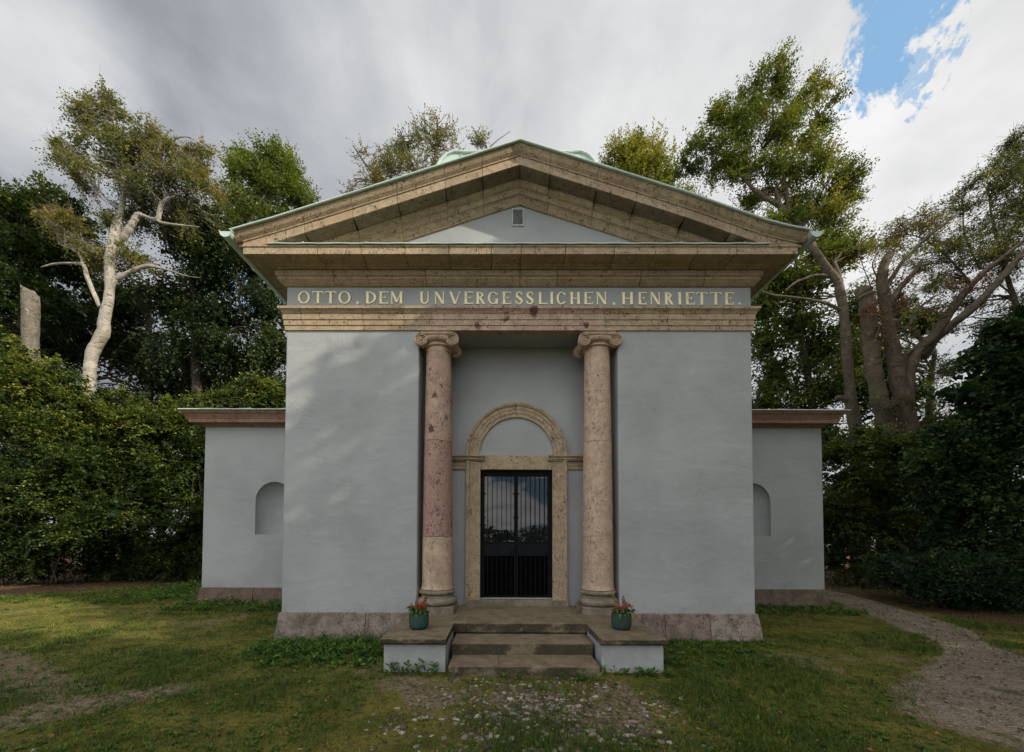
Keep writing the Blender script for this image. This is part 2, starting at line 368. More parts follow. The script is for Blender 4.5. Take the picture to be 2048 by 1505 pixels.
# ------------------------------------------------------------------ ground
PATH_IN = [(8.6, 5.6), (7.95, 3.4), (7.3, 1.94), (6.62, .5), (6.3, -.17), (5.4, -.96), (4.3, -1.62), (3.57, -2.3), (3.45, -2.73), (3.75, -3.3), (4.6, -4.6), (6, -7)]
PATH_OUT = [(9.4, 5.8), (9.05, 4.0), (8.66, 2.9), (7.9, .9), (7.3, .15), (6.9, -.5), (6.7, -1.2), (6.7, -1.9), (6.9, -2.6), (7.2, -3.6), (8.0, -5.2), (9.5, -7.4)]
def gz(x, y):
    x = np.asarray(x, float); y = np.asarray(y, float)
    z = .045 + .05 * sstep(y, .2, 3.2) * sstep(-x, -3, 6) + .02 * sstep(y, 1, 6)
    z = z - .02 * sstep(x, 2, 7) * sstep(-y, -3, 2)
    z = z + .035 * (fbm(x * .8, y * .8, 3, 3) - .5) + .018 * (fbm(x * 5, y * 5, 9, 3) - .5)
    z = z - sstep(-y, 30, 120) * .6
    z = z - .07 * sstep(x, 2.3, 3.9) * sstep(-y, 1.1, 2.2) * 0
    return z
def in_path(x, y):
    a = np.array(spline(PATH_IN, 40)); b = np.array(spline(PATH_OUT, 40))
    xi = np.interp(-np.asarray(y), -a[:, 1], a[:, 0]); xo = np.interp(-np.asarray(y), -b[:, 1], b[:, 0])
    w = .12 * (fbm(np.asarray(x) * 2, np.asarray(y) * 2, 21, 3) - .5)
    return np.minimum(np.asarray(x) - xi + w, xo + w - np.asarray(x))
def track(x, y):       # worn strip on the left
    x = np.asarray(x, float); y = np.asarray(y, float)
    c = -4.0 + .8 * (y + 2.3); d = np.abs(x - c + .12 * np.sin(y * 4)) / (1 + .8 ** 2) ** .5
    e = .8 * (1 - sstep(d, .05, .55))
    d2 = np.abs(x + 4.6 + 1.9 * (y + 2.2)) / 2.1
    return np.clip(e * sstep(-y, 1.6, 2.2) + .6 * (1 - sstep(d2, .1, .55)) * sstep(-x, 3.4, 5.0) * sstep(-y, -.5, .8), 0, 1)
def stones_area(x, y):
    x = np.asarray(x, float); y = np.asarray(y, float)
    return np.exp(-((x - .1 - .06 * (y + 1.6)) / (.95 + .35 * np.clip(-(y + 1.6), 0, 2))) ** 2) * sstep(-y, 1.5, 1.72) * (1 - .45 * sstep(-y, 2.4, 3.2))
def build_ground():
    n = 340; u = np.linspace(-1, 1, n)
    gx = 5.2 * u + 5 * u ** 3 + 900 * np.sign(u) * np.clip(np.abs(u) - .62, 0, 1) ** 3.2
    gy = -1.6 + 4.2 * u + 5 * u ** 3 + 900 * np.sign(u) * np.clip(np.abs(u) - .62, 0, 1) ** 3.2
    X, Y = np.meshgrid(gx, gy); X = X.ravel(); Y = Y.ravel(); Z = gz(X, Y)
    Z = Z - .03 * sstep(in_path(X, Y), .0, .25)
    i = np.arange(n * n).reshape(n, n); F = np.stack([i[:-1, :-1], i[:-1, 1:], i[1:, 1:], i[1:, :-1]], -1).reshape(-1, 4)
    bare = np.clip(track(X, Y) + .9 * stones_area(X, Y) * sstep(fbm(X * 2.2, Y * 2.2, 55, 4), .34, .62) + .5 * sstep(fbm(X * 1.1, Y * 1.1, 5, 4), .56, .70), 0, 1)
    bare = np.maximum(bare, sstep(in_path(X, Y), -.25, .1))
    lit = sstep(Y - 1.67 * (np.maximum(X, -14) + 12.5), 3.0, 3.9) * sstep(-X, 9.5, 10.5) + sstep(-X, 6.5, 8.5) * sstep(Y, 5.4, 6.2) + sstep(Y, 9, 12) + sstep(X, 8.4, 9.3) * sstep(Y, -2, 1.5)
    m, t, b = mat('lawn_soil'); p = geo(t); ba = attr(t, 'bare'); li = attr(t, 'litter')
    n1 = t.noise(p, 2.4, 6, .62, .3); n2 = t.noise(p, 18, 6, .66); n3 = t.noise(p, 90, 4, .6)
    c = t.mix(t.ss(n1, .36, .62), (.072, .090, .016), (.175, .155, .032))
    c = t.mix(t.math('MULTIPLY', t.ss(n2, .48, .62), .85), c, (.060, .048, .026))
    c = t.mix(t.math('MULTIPLY', t.ss(n3, .56, .66), .5), c, (.15, .125, .06))
    dirt = t.mix(t.ss(n2, .35, .65), (.10, .070, .043), (.25, .185, .125))
    v = t.vor(p, 70); sel = t.node('ShaderNodeSeparateColor', ins={0: v.outputs['Color']}).outputs[0]
    dirt = t.mix(t.math('MULTIPLY', t.ss(v.outputs['Distance'], .45, .3), t.ss(sel, .55, .7)), dirt, (.32, .29, .25))
    f = t.ss(t.math('ADD', ba, t.math('MULTIPLY', t.math('SUBTRACT', n2, .5), .9)), .3, .7)
    c = t.mix(f, c, dirt)
    lm = t.mix(t.ss(n3, .35, .6), (.05, .03, .018), (.17, .10, .06))
    c = t.mix(t.ss(t.math('ADD', li, t.math('MULTIPLY', t.math('SUBTRACT', n1, .5), .6)), .35, .65), c, lm)
    t.l.new(c, b.inputs['Base Color']); b.inputs['Roughness'].default_value = .95; b.inputs['Specular IOR Level'].default_value = .1
    bump(t, b, t.math('ADD', n2, t.math('MULTIPLY', n3, .35)), .03, .9)
    o = np_mesh('ground', np.stack([X, Y, Z], 1), F, m, None, {'bare': bare, 'litter': np.clip(lit, 0, 1)}, True); tag(o, kind='structure')
    # gravel path: its crown stands a little above the lawn, its edges run under it
    a = np.array(spline(PATH_IN, 150)); bb = np.array(spline(PATH_OUT, 150)); k = 26; s = np.linspace(-.12, 1.12, k)
    P = a[:, None, :] * (1 - s)[None, :, None] + bb[:, None, :] * s[None, :, None]; X = P[..., 0].ravel(); Y = P[..., 1].ravel()
    ss_ = np.tile(s, len(a)); e = np.minimum(ss_, 1 - ss_)
    Z = gz(X, Y) - .03 * sstep(in_path(X, Y), .0, .25) + .035 * sstep(e, -.1, .06) - .03 + .012 * fbm(X * 6, Y * 6, 31, 3)
    i = np.arange(len(a) * k).reshape(len(a), k); F = np.stack([i[:-1, :-1], i[:-1, 1:], i[1:, 1:], i[1:, :-1]], -1).reshape(-1, 4)
    m, t, b = mat('gravel'); p = geo(t)
    n1 = t.noise(p, 3, 5, .6); v = t.vor(p, 48); v2 = t.vor(p, 110)
    s1 = t.node('ShaderNodeSeparateColor', ins={0: v.outputs['Color']}).outputs[0]; s2 = t.node('ShaderNodeSeparateColor', ins={0: v2.outputs['Color']}).outputs[1]
    big = t.noise(p, .9, 5, .62, .4)
    c = t.mix(t.ss(n1, .3, .7), (.215, .165, .112), (.33, .26, .185))
    c = t.mix(t.math('MULTIPLY', t.ss(big, .46, .60), .6), c, (.16, .12, .08))
    c = t.mix(t.math('MULTIPLY', t.ss(s1, .45, 1.0), .6), c, (.46, .38, .29)); c = t.mix(t.math('MULTIPLY', t.ss(s2, .6, .85), .6), c, (.055, .05, .045))
    c = t.mix(t.math('MULTIPLY', t.ss(t.noise(p, 2.3, 5, .66), .56, .66), .75), c, (.075, .08, .025))
    t.l.new(c, b.inputs['Base Color']); b.inputs['Roughness'].default_value = .95
    h = t.math('ADD', t.math('MULTIPLY', v.outputs['Distance'], -1.0), t.math('MULTIPLY', n1, 1.0)); bump(t, b, h, .02, 1.0)
    tag(np_mesh('path', np.stack([X, Y, Z], 1), F, m, None, None, True), kind='structure')
build_ground()
# ------------------------------------------------------------------ the mausoleum
W, DEP, WW, YS = 3.67, 3.0, 7.10, 2.915          # half width, front arm, wing half width, wing setback
REC, RY, RZ0, RZ1 = 1.57, .70, .445, 4.925        # porch recess
YB = YS + 2 * W                                   # back of the wings
rng = random.Random(7)
MAUS = thing('mausoleum', 'grey plastered mausoleum with stone pediment, two columns in its porch and a copper roof', 'mausoleum')

def quad_mesh(name, quads, material, parent, bev=.014, pred=None):
    bm = bmesh.new()
    for q in quads: bm.faces.new([bm.verts.new(p) for p in q])
    bmesh.ops.remove_doubles(bm, verts=bm.verts, dist=1e-4)
    if pred:
        es = [e for e in bm.edges if len(e.link_faces) == 2 and pred(e)]
        bmesh.ops.bevel(bm, geom=es, offset=bev, segments=3, affect='EDGES', profile=.5)
    me = bpy.data.meshes.new(name); bm.to_mesh(me); bm.free(); me.materials.append(material)
    return link(bpy.data.objects.new(name, me), parent)
def vq(x0, y0, x1, y1, z0, z1): return [(x0, y0, z0), (x1, y1, z0), (x1, y1, z1), (x0, y0, z1)]

def build_walls():
    z0, z1 = -.1, 5.0
    q = [vq(-W, 0, -REC, 0, z0, z1), vq(REC, 0, W, 0, z0, z1), vq(-REC, 0, -REC, RY, z0, z1), vq(REC, RY, REC, 0, z0, z1)]
    q += [vq(-W, YS + .3, -W, 0, z0, z1), vq(W, 0, W, YS + .3, z0, z1)]
    D = .64
    q += [vq(-REC, RY, -D, RY, z0, z1), vq(D, RY, REC, RY, z0, z1), vq(-D, RY, D, RY, 2.80, z1),
         vq(-D, RY, -D, RY + .35, z0, 2.80), vq(D, RY + .35, D, RY, z0, 2.80), [(-D, RY, 2.8), (-D, RY + .35, 2.8), (D, RY + .35, 2.8), (D, RY, 2.8)]]
    quad_mesh('wall', q, M_PLASTER, MAUS, .016, lambda e: abs(e.verts[0].co.z - e.verts[1].co.z) > 1 and e.verts[0].co.y < .1)
    quad_mesh('porch_ceiling', [[(-REC, .09, RZ1), (REC, .09, RZ1), (REC, RY, RZ1), (-REC, RY, RZ1)]], M_PLASTER, MAUS)
    m = MB(); m.box(-W + .02, W - .02, .05, YB, 5.0, 5.95); m.box(-W + .02, W - .02, 3.3, YB + 2.5, 0, 5.0); m.build('rear_wall', M_PLASTER, MAUS)
    f = MB(); f.box(-W, W, 0, YS + 1.0, 5.19, 5.60); fr = f.build('frieze', M_PLASTER, MAUS)
    return fr
FRIEZE = build_walls()

def moulding(m, prof, w, y0, yb, xs, gap=.005, sides=True, back=-.12, tones=None):
    """Moulded course round the front and both sides; prof = (projection, height) from bottom to top, cut into blocks at xs."""
    pr = [(back, prof[0][1])] + list(prof) + [(back, prof[-1][1])]
    xs = [-w] + list(xs) + [w]
    for k in range(len(xs) - 1):
        a, b = xs[k], xs[k + 1]; m.tone = tones[k] if tones else rng.random()
        ga = 0 if k == 0 else gap / 2; gb = 0 if k == len(xs) - 2 else gap / 2
        ra = [((a - d if k == 0 else a + ga), y0 - d, z) for d, z in pr]
        rb = [((b + d if k == len(xs) - 2 else b - gb), y0 - d, z) for d, z in pr]
        m.loft([ra, rb])
    if sides:
        for s in (-1, 1):
            y = y0
            while y < yb:
                y2 = min(y + rng.uniform(.8, 1.3), yb); m.tone = rng.random()
                r0 = [(s * (w + d), (y - d if y == y0 else y + gap / 2), z) for d, z in pr]
                r1 = [(s * (w + d), y2 - gap / 2, z) for d, z in pr]
                m.loft([r0, r1]); y = y2
def cuts(a, b, step, jit=.25):
    out = []; x = a + step * rng.uniform(.5, 1)
    while x < b - step * .4: out.append(x); x += step * rng.uniform(1 - jit, 1 + jit)
    return out

def build_architrave():
    prof = [(.022, 4.876), (.022, 4.948), (.034, 4.952), (.034, 5.034), (.046, 5.038), (.046, 5.130), (.056, 5.134), (.066, 5.155), (.092, 5.182), (.10, 5.186), (.10, 5.225), (.0, 5.235)]
    xs = [-3.42, -2.45, -1.80, -1.36, .0, 1.36, 2.35, 3.2]
    m = MB(); moulding(m, prof, W, 0, YS + .3, [x for x in xs if not -1.3 < x < 1.3 and x <= -1.36 or x >= 1.36], tones=[.6, .72, .9, .3, .5, .42, .35, .4])
    # split: the middle beam is red
    t = MB(); r = MB()
    for f in m.f:
        c = sum(m.v[i][0] for i in f) / len(f); tgt = r if abs(c) < 1.36 and m.v[f[0]][1] < .3 else t
        n = len(tgt.v); tgt.v += [m.v[i] for i in f]; tgt.t += [m.t[i] for i in f]; tgt.f.append(tuple(range(n, n + len(f))))
    def weld(mb):
        d = {}; nv = []; nt_ = []; mp = []
        for p, tn in zip(mb.v, mb.t):
            k = (round(p[0], 4), round(p[1], 4), round(p[2], 4), round(tn, 3))
            if k not in d: d[k] = len(nv); nv.append(p); nt_.append(tn)
            mp.append(d[k])
        mb.f = [tuple(mp[i] for i in f) for f in mb.f]; mb.v, mb.t = nv, nt_
    weld(t); weld(r)
    for sg in (-1, 1):
        h = MB(); h.v = t.v; h.t = t.t; h.f = [f for f in t.f if sg * sum(t.v[i][0] for i in f) > 0]
        use = sorted({i for f in h.f for i in f}); mp = {a: k for k, a in enumerate(use)}
        h.v = [t.v[i] for i in use]; h.t = [t.t[i] for i in use]; h.f = [tuple(mp[i] for i in f) for f in h.f]
        h.build('architrave', M_TAN, MAUS, bevel=.002)
    tag(r.build('architrave_beam', M_RED, MAUS, bevel=.002), 'reddish stone beam of the architrave over the porch')
    b = MB(); b.tone = .6; b.box(-REC, REC, .0, .09, 4.884, 4.99); b.build('porch_lintel', M_TAN, MAUS)
build_architrave()

CORN = [(.004, 5.574), (.03, 5.580), (.045, 5.592), (.07, 5.612), (.095, 5.640), (.105, 5.646), (.105, 5.682), (.128, 5.692), (.128, 5.772), (.148, 5.780), (.148, 5.797), (.20, 5.806), (.205, 5.822), (.40, 5.817), (.41, 5.806), (.433, 5.806), (.433, 5.905), (.447, 5.912), (.447, 5.932), (.1, 5.94)]
def build_cornice():
    m = MB(); lo = [p for p in CORN if p[1] < 5.776] + [(.02, 5.776)]; hi = [(.02, 5.778)] + [p for p in CORN if p[1] > 5.778]
    moulding(m, lo, W, 0, YS + .9, [-2.9, -1.45, .02, .60, 1.9, 2.9], gap=.008)
    moulding(m, hi, W, 0, YS + .9, [-3.0, -2.35, -1.70, -1.05, -.42, .02, .68, 1.40, 2.0, 2.62, 3.2], gap=.008)
    o = m.build('cornice', M_TAN, MAUS, bevel=.003)
    f = MB(); r0 = []; r1 = []
    n = 60
    for k in range(n + 1):
        x = -3.70 + 7.38 * k / n; dz = .003 * math.sin(k * 1.7)
        r0.append((x, -.468, 5.941 + dz)); r1.append((x, .03, 5.965))
    vs = r0 + r1 + [(p[0], p[1], p[2] + .012) for p in r0 + r1]; N = n + 1
    fs = []
    for k in range(n):
        fs += [(k, k + 1, N + k + 1, N + k), (2 * N + k, 3 * N + k, 3 * N + k + 1, 2 * N + k + 1), (k, 2 * N + k, 2 * N + k + 1, k + 1)]
    f.add(vs, fs)
    for k in range(8):
        x = -3.2 + k * .93; f.box(x - .006, x + .006, -.47, .02, 5.957, 5.972)
    f.build('drip_flashing', M_COPPER, o)
    return o
CORNICE = build_cornice()

# pediment
APX, SL = 7.449, .3255
def flare(x): return np.interp(x, [-4.4, -3.6, -2.6, 2.5, 3.2, 3.57, 3.91, 4.4], [.03, .004, 0, 0, -.028, -.04, -.02, .05])
def rake(h, x): return APX + h - SL * abs(x) + float(flare(x))
RAKE = [(.0, -.548), (.03, -.545), (.055, -.51), (.085, -.472), (.10, -.465), (.10, -.455), (.128, -.450), (.128, -.36), (.15, -.352), (.175, -.335), (.18, -.322), (.20, -.30), (.20, -.268), (.405, -.27), (.412, -.279), (.433, -.279), (.433, -.158), (.448, -.153), (.448, -.137), (.455, -.13), (.485, -.10), (.505, -.06), (.515, -.045), (.515, -.022), (-.1, -.022)]
def build_pediment():
    m = MB()
    joints = [.0, .52, 1.2, 1.78, 2.45, 3.1, 3.7]
    for s in (-1, 1):
        jj = [0] + [j + rng.uniform(-.1, .1) for j in joints[1:]] + [None]
        for k in range(len(jj) - 1):
            for lo, hi, end in ((0, 8, 3.05), (8, 14, 3.6), (14, 18, 4.105), (18, 24, 4.20)):
                a = jj[k] + (.0 if k == 0 else rng.uniform(-.12, .12) if False else 0); b = jj[k + 1] if jj[k + 1] else end
                if a >= end: continue
                b = min(b, end) if jj[k + 1] else end
                prof = RAKE[lo:hi + 1]; prof = [(-.1, prof[0][1])] + prof + [(-.1, prof[-1][1])] if hi != 24 else [(-.1, prof[0][1])] + prof
                m.tone = rng.random(); g = .003
                xs = np.linspace(a + (g if k else 0), b - (g if b < end else 0), max(2, int((b - a) / .12) + 2)); rings = []
                for x in xs: rings.append([(s * x, -d, max(rake(h, s * x), 5.936)) for d, h in prof])
                m.loft(rings)
    o = m.build('raking_cornice', M_TAN, MAUS, bevel=.0)
    t = MB(); t.add([(-3.3, 0.0, 5.93), (3.3, 0.0, 5.93), (0, 0.0, 6.98), (-3.3, .3, 5.93), (3.3, .3, 5.93), (0, .3, 6.98)], [(0, 1, 2), (5, 4, 3), (0, 3, 4, 1), (1, 4, 5, 2), (2, 5, 3, 0)])
    ty = t.build('tympanum', M_PLASTER, MAUS)
    v = MB(); x0, x1, z0, z1 = -.105, .085, 6.565, 6.845
    for a in ((x0, x1, z0, z0 + .018), (x0, x1, z1 - .018, z1), (x0, x0 + .018, z0 + .018, z1 - .018), (x1 - .018, x1, z0 + .018, z1 - .018)): v.box(a[0], a[1], -.022, -.0, a[2], a[3])
    vf = v.build('vent_frame', M_WHITE, ty)
    g = MB()
    xi0, xi1, zi0, zi1 = x0 + .018, x1 - .018, z0 + .018, z1 - .018
    g.add([(xi0, -.003, zi0), (xi1, -.003, zi0), (xi1, -.003, zi1), (xi0, -.003, zi1)], [(0, 1, 2, 3)])
    g.build('vent_opening', M_IRON, ty)
    g = MB(); step = .026
    k = -10
    import itertools
    while k < 30:
        for sgn in (1, -1):
            pts = []
            c = xi0 + k * step if sgn > 0 else xi1 - k * step
            for zz in (zi0, zi1):
                pts.append((c + sgn * (zz - zi0), zz))
            (xa, za), (xb, zb) = pts
            def clip(xa, za, xb, zb):
                t0, t1 = 0.0, 1.0
                dx = xb - xa
                for lim, sg in ((xi0, 1), (xi1, -1)):
                    fa = sg * (xa - lim); fb = sg * (xb - lim)
                    if fa < 0 and fb < 0: return None
                    if fa < 0: t0 = max(t0, fa / (fa - fb))
                    if fb < 0: t1 = min(t1, fa / (fa - fb))
                if t0 >= t1: return None
                return (xa + dx * t0, za + (zb - za) * t0, xa + dx * t1, za + (zb - za) * t1)
            r = clip(xa, za, xb, zb)
            if r:
                y = -.012 if sgn > 0 else -.009
                g.tube([(r[0], y, r[1], .0021), (r[2], y, r[3], .0021)], 4)
        k += 1
    g.build('vent_grille', M_WHITE, ty)
build_pediment()

def build_roof():
    # copper sheets on the gable, slightly proud of the stone, running back over the front arm
    ys = np.linspace(-.545, YB, 12); xs = np.concatenate([np.linspace(-4.235, -2.5, 20), np.linspace(-2.2, 2.2, 9), np.linspace(2.5, 4.235, 20)])
    m = MB(); V = []; n = len(xs)
    for y in ys:
        for x in xs: V.append((x, y, rake(-.006, x)))
    for y in ys:
        for x in xs: V.append((x, y, rake(-.020, x)))
    N = n * len(ys); F = []
    for j in range(len(ys) - 1):
        for i in range(n - 1):
            a = j * n + i; F += [(a, a + 1, a + n + 1, a + n), (N + a, N + a + n, N + a + n + 1, N + a + 1)]
    for i in range(n - 1): F.append((i, N + i, N + i + 1, i + 1))
    for j in range(len(ys) - 1):
        a = j * n; F.append((a, a + n, N + a + n, N + a)); a = j * n + n - 1; F.append((a, N + a, N + a + n, a + n))
    m.add(V, F)
    # rolled edge along the rake and standing seams
    for s in (-1, 1):
        m.tube([(s * x, -.548, rake(-.014, s * x), .014) for x in np.linspace(0, 4.23, 40)], 8)
    y = .4
    while y < YB:
        for s in (-1, 1):
            m.loft([[(s * x, y - .012, rake(-.008, s * x)), (s * x, y + .012, rake(-.008, s * x)), (s * x, y + .008, rake(.024, s * x)), (s * x, y - .008, rake(.024, s * x))] for x in np.linspace(0, 4.22, 24)])
        y += .62
    m.tube([(0, -.55, APX + .0, .02), (0, YB, APX + .0, .02)], 8)
    m.tube([(0.0, -.545, APX + .0, .006), (0.0, -.545, APX + .045, .004)], 6)
    rf = m.build('roof', M_COPPER, MAUS)
    for s in (-1, 1):
        g = MB(); R = .088; zc = 6.058; xc = s * 4.285; rings = []
        for y in np.linspace(-.56, YS + .8, 14):
            ring = [(xc + R * math.cos(a), y, zc + R * math.sin(a)) for a in np.linspace(PI, 2 * PI, 15)]
            ring += [(xc + (R - .006) * math.cos(a), y, zc + (R - .006) * math.sin(a)) for a in np.linspace(2 * PI, PI, 15)]
            rings.append(ring)
        g.loft(rings)
        g.add([(xc + (R - .002) * math.cos(a), -.552, zc + (R - .002) * math.sin(a)) for a in np.linspace(PI, 2 * PI, 20)], [tuple(range(20))])
        g.add([(xc + (R - .002) * math.cos(a), -.547, zc + (R - .002) * math.sin(a)) for a in np.linspace(PI, 2 * PI, 20)], [tuple(range(20))])
        g.tube([(xc - R, -.56, zc + .002, .010), (xc - R, YS + .8, zc + .002, .010)], 8); g.tube([(xc + R, -.56, zc + .002, .012), (xc + R, YS + .8, zc + .002, .012)], 8)
        for y in np.arange(.2, YS + .5, .7): g.tube([(xc + (R + .004) * math.cos(a), y, zc + (R + .004) * math.sin(a), .008) for a in np.linspace(PI, 2 * PI, 12)], 6)
        g.build('gutter', M_COPPER, rf, smooth=True)
    # side soffit closing between cornice and gutter
    for s in (-1, 1): d = MB(); d.box(min(s * 3.6, s * 4.19), max(s * 3.6, s * 4.19), -.40, YS + .8, 5.935, 6.03); d.build('eaves_board', M_TAN, rf)
    # copper covered crossing roof with rounded shoulders, its front set back behind the gable
    y0, y1, xc = 3.05, 7.6, .10
    half = [(2.02, 9.70), (2.02, 9.95), (1.985, 10.20), (1.92, 10.42), (1.82, 10.60), (1.69, 10.73), (1.52, 10.805), (1.36, 10.80), (1.30, 10.785), (.7, 10.80), (0, 10.81)]
    pr = [(-x, z) for x, z in half] + [(x, z) for x, z in half[-2::-1]]
    m = MB(); m.loft([[(xc + x, y, z) for x, z in pr] for y in (y0, y1)])
    m.box(xc - 2.0, xc + 2.0, y0 + .02, y1 - .02, 6.2, 9.7)
    dm = m.build('crossing_roof', M_COPPER, MAUS, smooth=True)
    r = MB()
    for y, q in ((y0 - .01, .034), (y0 + .9, .022), (y0 + 1.8, .022)): r.tube([(xc + x, y, z + .005, q) for x, z in pr], 8)
    for x in (-1.32, 1.32, -.45, .45): r.box(xc + x - .014, xc + x + .014, y0 - .018, y0 + .0, 9.7, 10.78)
    for z in (10.50,): r.box(xc - 1.86, xc + 1.86, y0 - .016, y0, z - .012, z + .012)
    r.build('seam', M_COPPER, dm)
build_roof()

# plinth courses
def build_plinth(name, w, y0, yb, z0, z1, xs, parent, gapx=None, lo=.085, hi=.03):
    prof = [(lo, z0), (hi + .004, z1 - .02), (hi, z1)]
    m = MB(); moulding(m, prof, w, y0, yb, xs, gap=.006)
    if gapx:
        pass
    return m.build(name, M_PLINTH, parent, bevel=.008)
def main_plinth():
    prof = [(.095, -.12), (.030, .435), (.022, .446), (.0, .450)]
    def run(xs, left, right):
        for k in range(len(xs) - 1):
            _m.tone = rng.random(); pr = [(-.05, -.12)] + prof
            ra = [((xs[k] - d if k == 0 and left else xs[k] + .003), -d, z) for d, z in pr]
            rb = [((xs[k + 1] + d if k == len(xs) - 2 and right else xs[k + 1] - .003), -d, z) for d, z in pr]
            _m.loft([ra, rb])
    for s in (-1, 1):
        m = MB(); run.__globals__['_m'] = m
        run([-W, -2.35, -1.58], True, False) if s < 0 else run([1.58, 1.92, 2.26, 2.95, W], False, True)
        y = 0.0
        while y < YS:
            y2 = min(y + rng.uniform(.7, 1.1), YS); m.tone = rng.random(); pr = [(-.05, -.12)] + prof
            m.loft([[(s * (W + d), (y - d if y == 0 else y + .003), z) for d, z in pr], [(s * (W + d), y2 - .003, z) for d, z in pr]]); y = y2
        m.build('plinth', M_PLINTH, MAUS, bevel=.008)
main_plinth()

# side wings
def build_wing(s):
    x0, x1 = s * W, s * WW; lab = 'left' if s < 0 else 'right'
    nx, nr, nz0, nzs = s * 5.475, .432, 1.645, 2.43      # niche centre, radius, sill, springing
    bm = bmesh.new()
    z0, z1 = -.1, 4.2
    xa, xb = min(x0, x1), max(x0, x1)
    arch = [(nx - nr, nz0)] + [(nx - nr * math.cos(a), nzs + nr * math.sin(a)) for a in np.linspace(0, PI, 25)] + [(nx + nr, nz0)]
    def V(x, z, y=YS): return bm.verts.new((x, y, z))
    fr = [V(x, z) for x, z in arch]; n = len(fr)
    bm.faces.new([V(xa, z0), V(xb, z0), V(xb, nz0), V(nx + nr, nz0), V(nx - nr, nz0), V(xa, nz0)])
    bm.faces.new([V(xa, nz0)] + [V(x, z) for x, z in arch[:13]] + [V(nx, z1), V(xa, z1)])
    bm.faces.new([V(x, z) for x, z in arch[13 - 1:]] + [V(xb, nz0), V(xb, z1), V(nx, z1)])
    # outer side and back
    bm.faces.new([V(x1, z0), V(x1, z0, YB), V(x1, z1, YB), V(x1, z1)])
    bm.faces.new([V(xa, z0, YB), V(xb, z0, YB), V(xb, z1, YB), V(xa, z1, YB)])
    bmesh.ops.remove_doubles(bm, verts=bm.verts, dist=1e-4)
    es = [e for e in bm.edges if len(e.link_faces) == 2 and abs(e.verts[0].co.z - e.verts[1].co.z) > 1 and abs(e.verts[0].co.x - x1) < 1e-3 and e.verts[0].co.y < YS + .1]
    bmesh.ops.bevel(bm, geom=es, offset=.016, segments=3, affect='EDGES', profile=.5)
    me = bpy.data.meshes.new('wing'); bm.to_mesh(me); bm.free(); me.materials.append(M_PLASTER)
    wg = link(bpy.data.objects.new('wing', me), MAUS)
    # niche: rounded back with a half dome
    V_, F_ = [], []; na, nb = 17, 20; ndep = .30
    for i in range(na):                        # plan angle
        a = PI * i / (na - 1); cx_, cy_ = -math.cos(a), math.sin(a)
        for j in range(nb):
            if j < 8: z = nz0 + (nzs - nz0) * j / 7; r = 1.0
            else: b = PI / 2 * (j - 7) / (nb - 8); z = nzs + nr * math.sin(b); r = math.cos(b)
            V_.append((nx + nr * cx_ * r, YS + ndep * cy_ * r, z))
    for i in range(na - 1):
        for j in range(nb - 1): F_.append((i * nb + j, (i + 1) * nb + j, (i + 1) * nb + j + 1, i * nb + j + 1))
    base = len(V_); V_.append((nx, YS, nz0))
    for i in range(na - 1): F_.append((base, i * nb, (i + 1) * nb))
    k = MB(); k.add(V_, F_); k.build('niche', M_PLASTER, wg, smooth=True)
    prof = [(.004, 4.122), (.02, 4.128), (.06, 4.17), (.09, 4.185), (.20, 4.19), (.205, 4.183), (.225, 4.183), (.225, 4.262), (.238, 4.268), (.238, 4.285), (.25, 4.30), (.28, 4.35), (.315, 4.38), (.325, 4.39), (.325, 4.42), (.1, 4.425)]
    m = MB()
    pr = [(-.1, prof[0][1])] + prof + [(-.1, prof[-1][1])]
    xs = [s * W] + [s * v for v in (4.4, 5.3, 6.2)] + [x1]
    for q in range(len(xs) - 1):
        m.tone = rng.uniform(.35, 1); e = q == len(xs) - 2
        m.loft([[(xs[q] + s * .003, YS - d, z) for d, z in pr], [(xs[q + 1] + (s * d if e else -s * .003), YS - d, z) for d, z in pr]])
    m.tone = .7; m.loft([[(x1 + s * d, YS - d, z) for d, z in pr], [(x1 + s * d, YB, z) for d, z in pr]])
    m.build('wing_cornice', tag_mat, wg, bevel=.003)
    m = MB(); ov = .36; e = x1 + s * ov; n = 24; top = []; bot = []
    for q in range(n + 1):
        x = s * (W - .0) + (e - s * W) * q / n; dz = .006 * math.sin(q * 2.3) + .004 * math.sin(q * 5.1)
        top.append((x, YS - ov, 4.455 + dz)); bot.append((x, YS - ov, 4.428))
    bt = [(p[0], YB, 4.62) for p in top]; N = n + 1; vs = bot + top + bt; fs = []
    for q in range(n): fs += [(q, q + 1, N + q + 1, N + q), (N + q, N + q + 1, 2 * N + q + 1, 2 * N + q)]
    m.add(vs, fs); m.add([(e, YS - ov, 4.428), (e, YB, 4.428), (e, YB, 4.62), (e, YS - ov, 4.455)], [(0, 1, 2, 3)])
    m.add([(s * W, YS - ov, 4.4275), (e, YS - ov, 4.4275), (e, YS + .1, 4.4275), (s * W, YS + .1, 4.4275)], [(0, 1, 2, 3)])
    m.tube([(s * W, YS - ov, 4.44, .012), (e, YS - ov, 4.44, .012), (e, YB, 4.44, .012)], 6)
    m.build('wing_roof', M_COPPER, wg)
    m = MB(); pr = [(-.05, -.12), (.095, -.12), (.03, .432), (.0, .44)]; xs = [s * (W + .05)] + [s * v for v in (4.5, 5.2, 5.9)] + [x1]
    for q in range(len(xs) - 1):
        m.tone = rng.random(); e2 = q == len(xs) - 2
        m.loft([[(xs[q] + s * .003, YS - d, z) for d, z in pr], [(xs[q + 1] + (s * d if e2 else -s * .003), YS - d, z) for d, z in pr]])
    m.tone = .4; m.loft([[(x1 + s * d, YS - d, z) for d, z in pr], [(x1 + s * d, YB, z) for d, z in pr]])
    m.build('wing_plinth', M_WPLINTH, wg, bevel=.008)
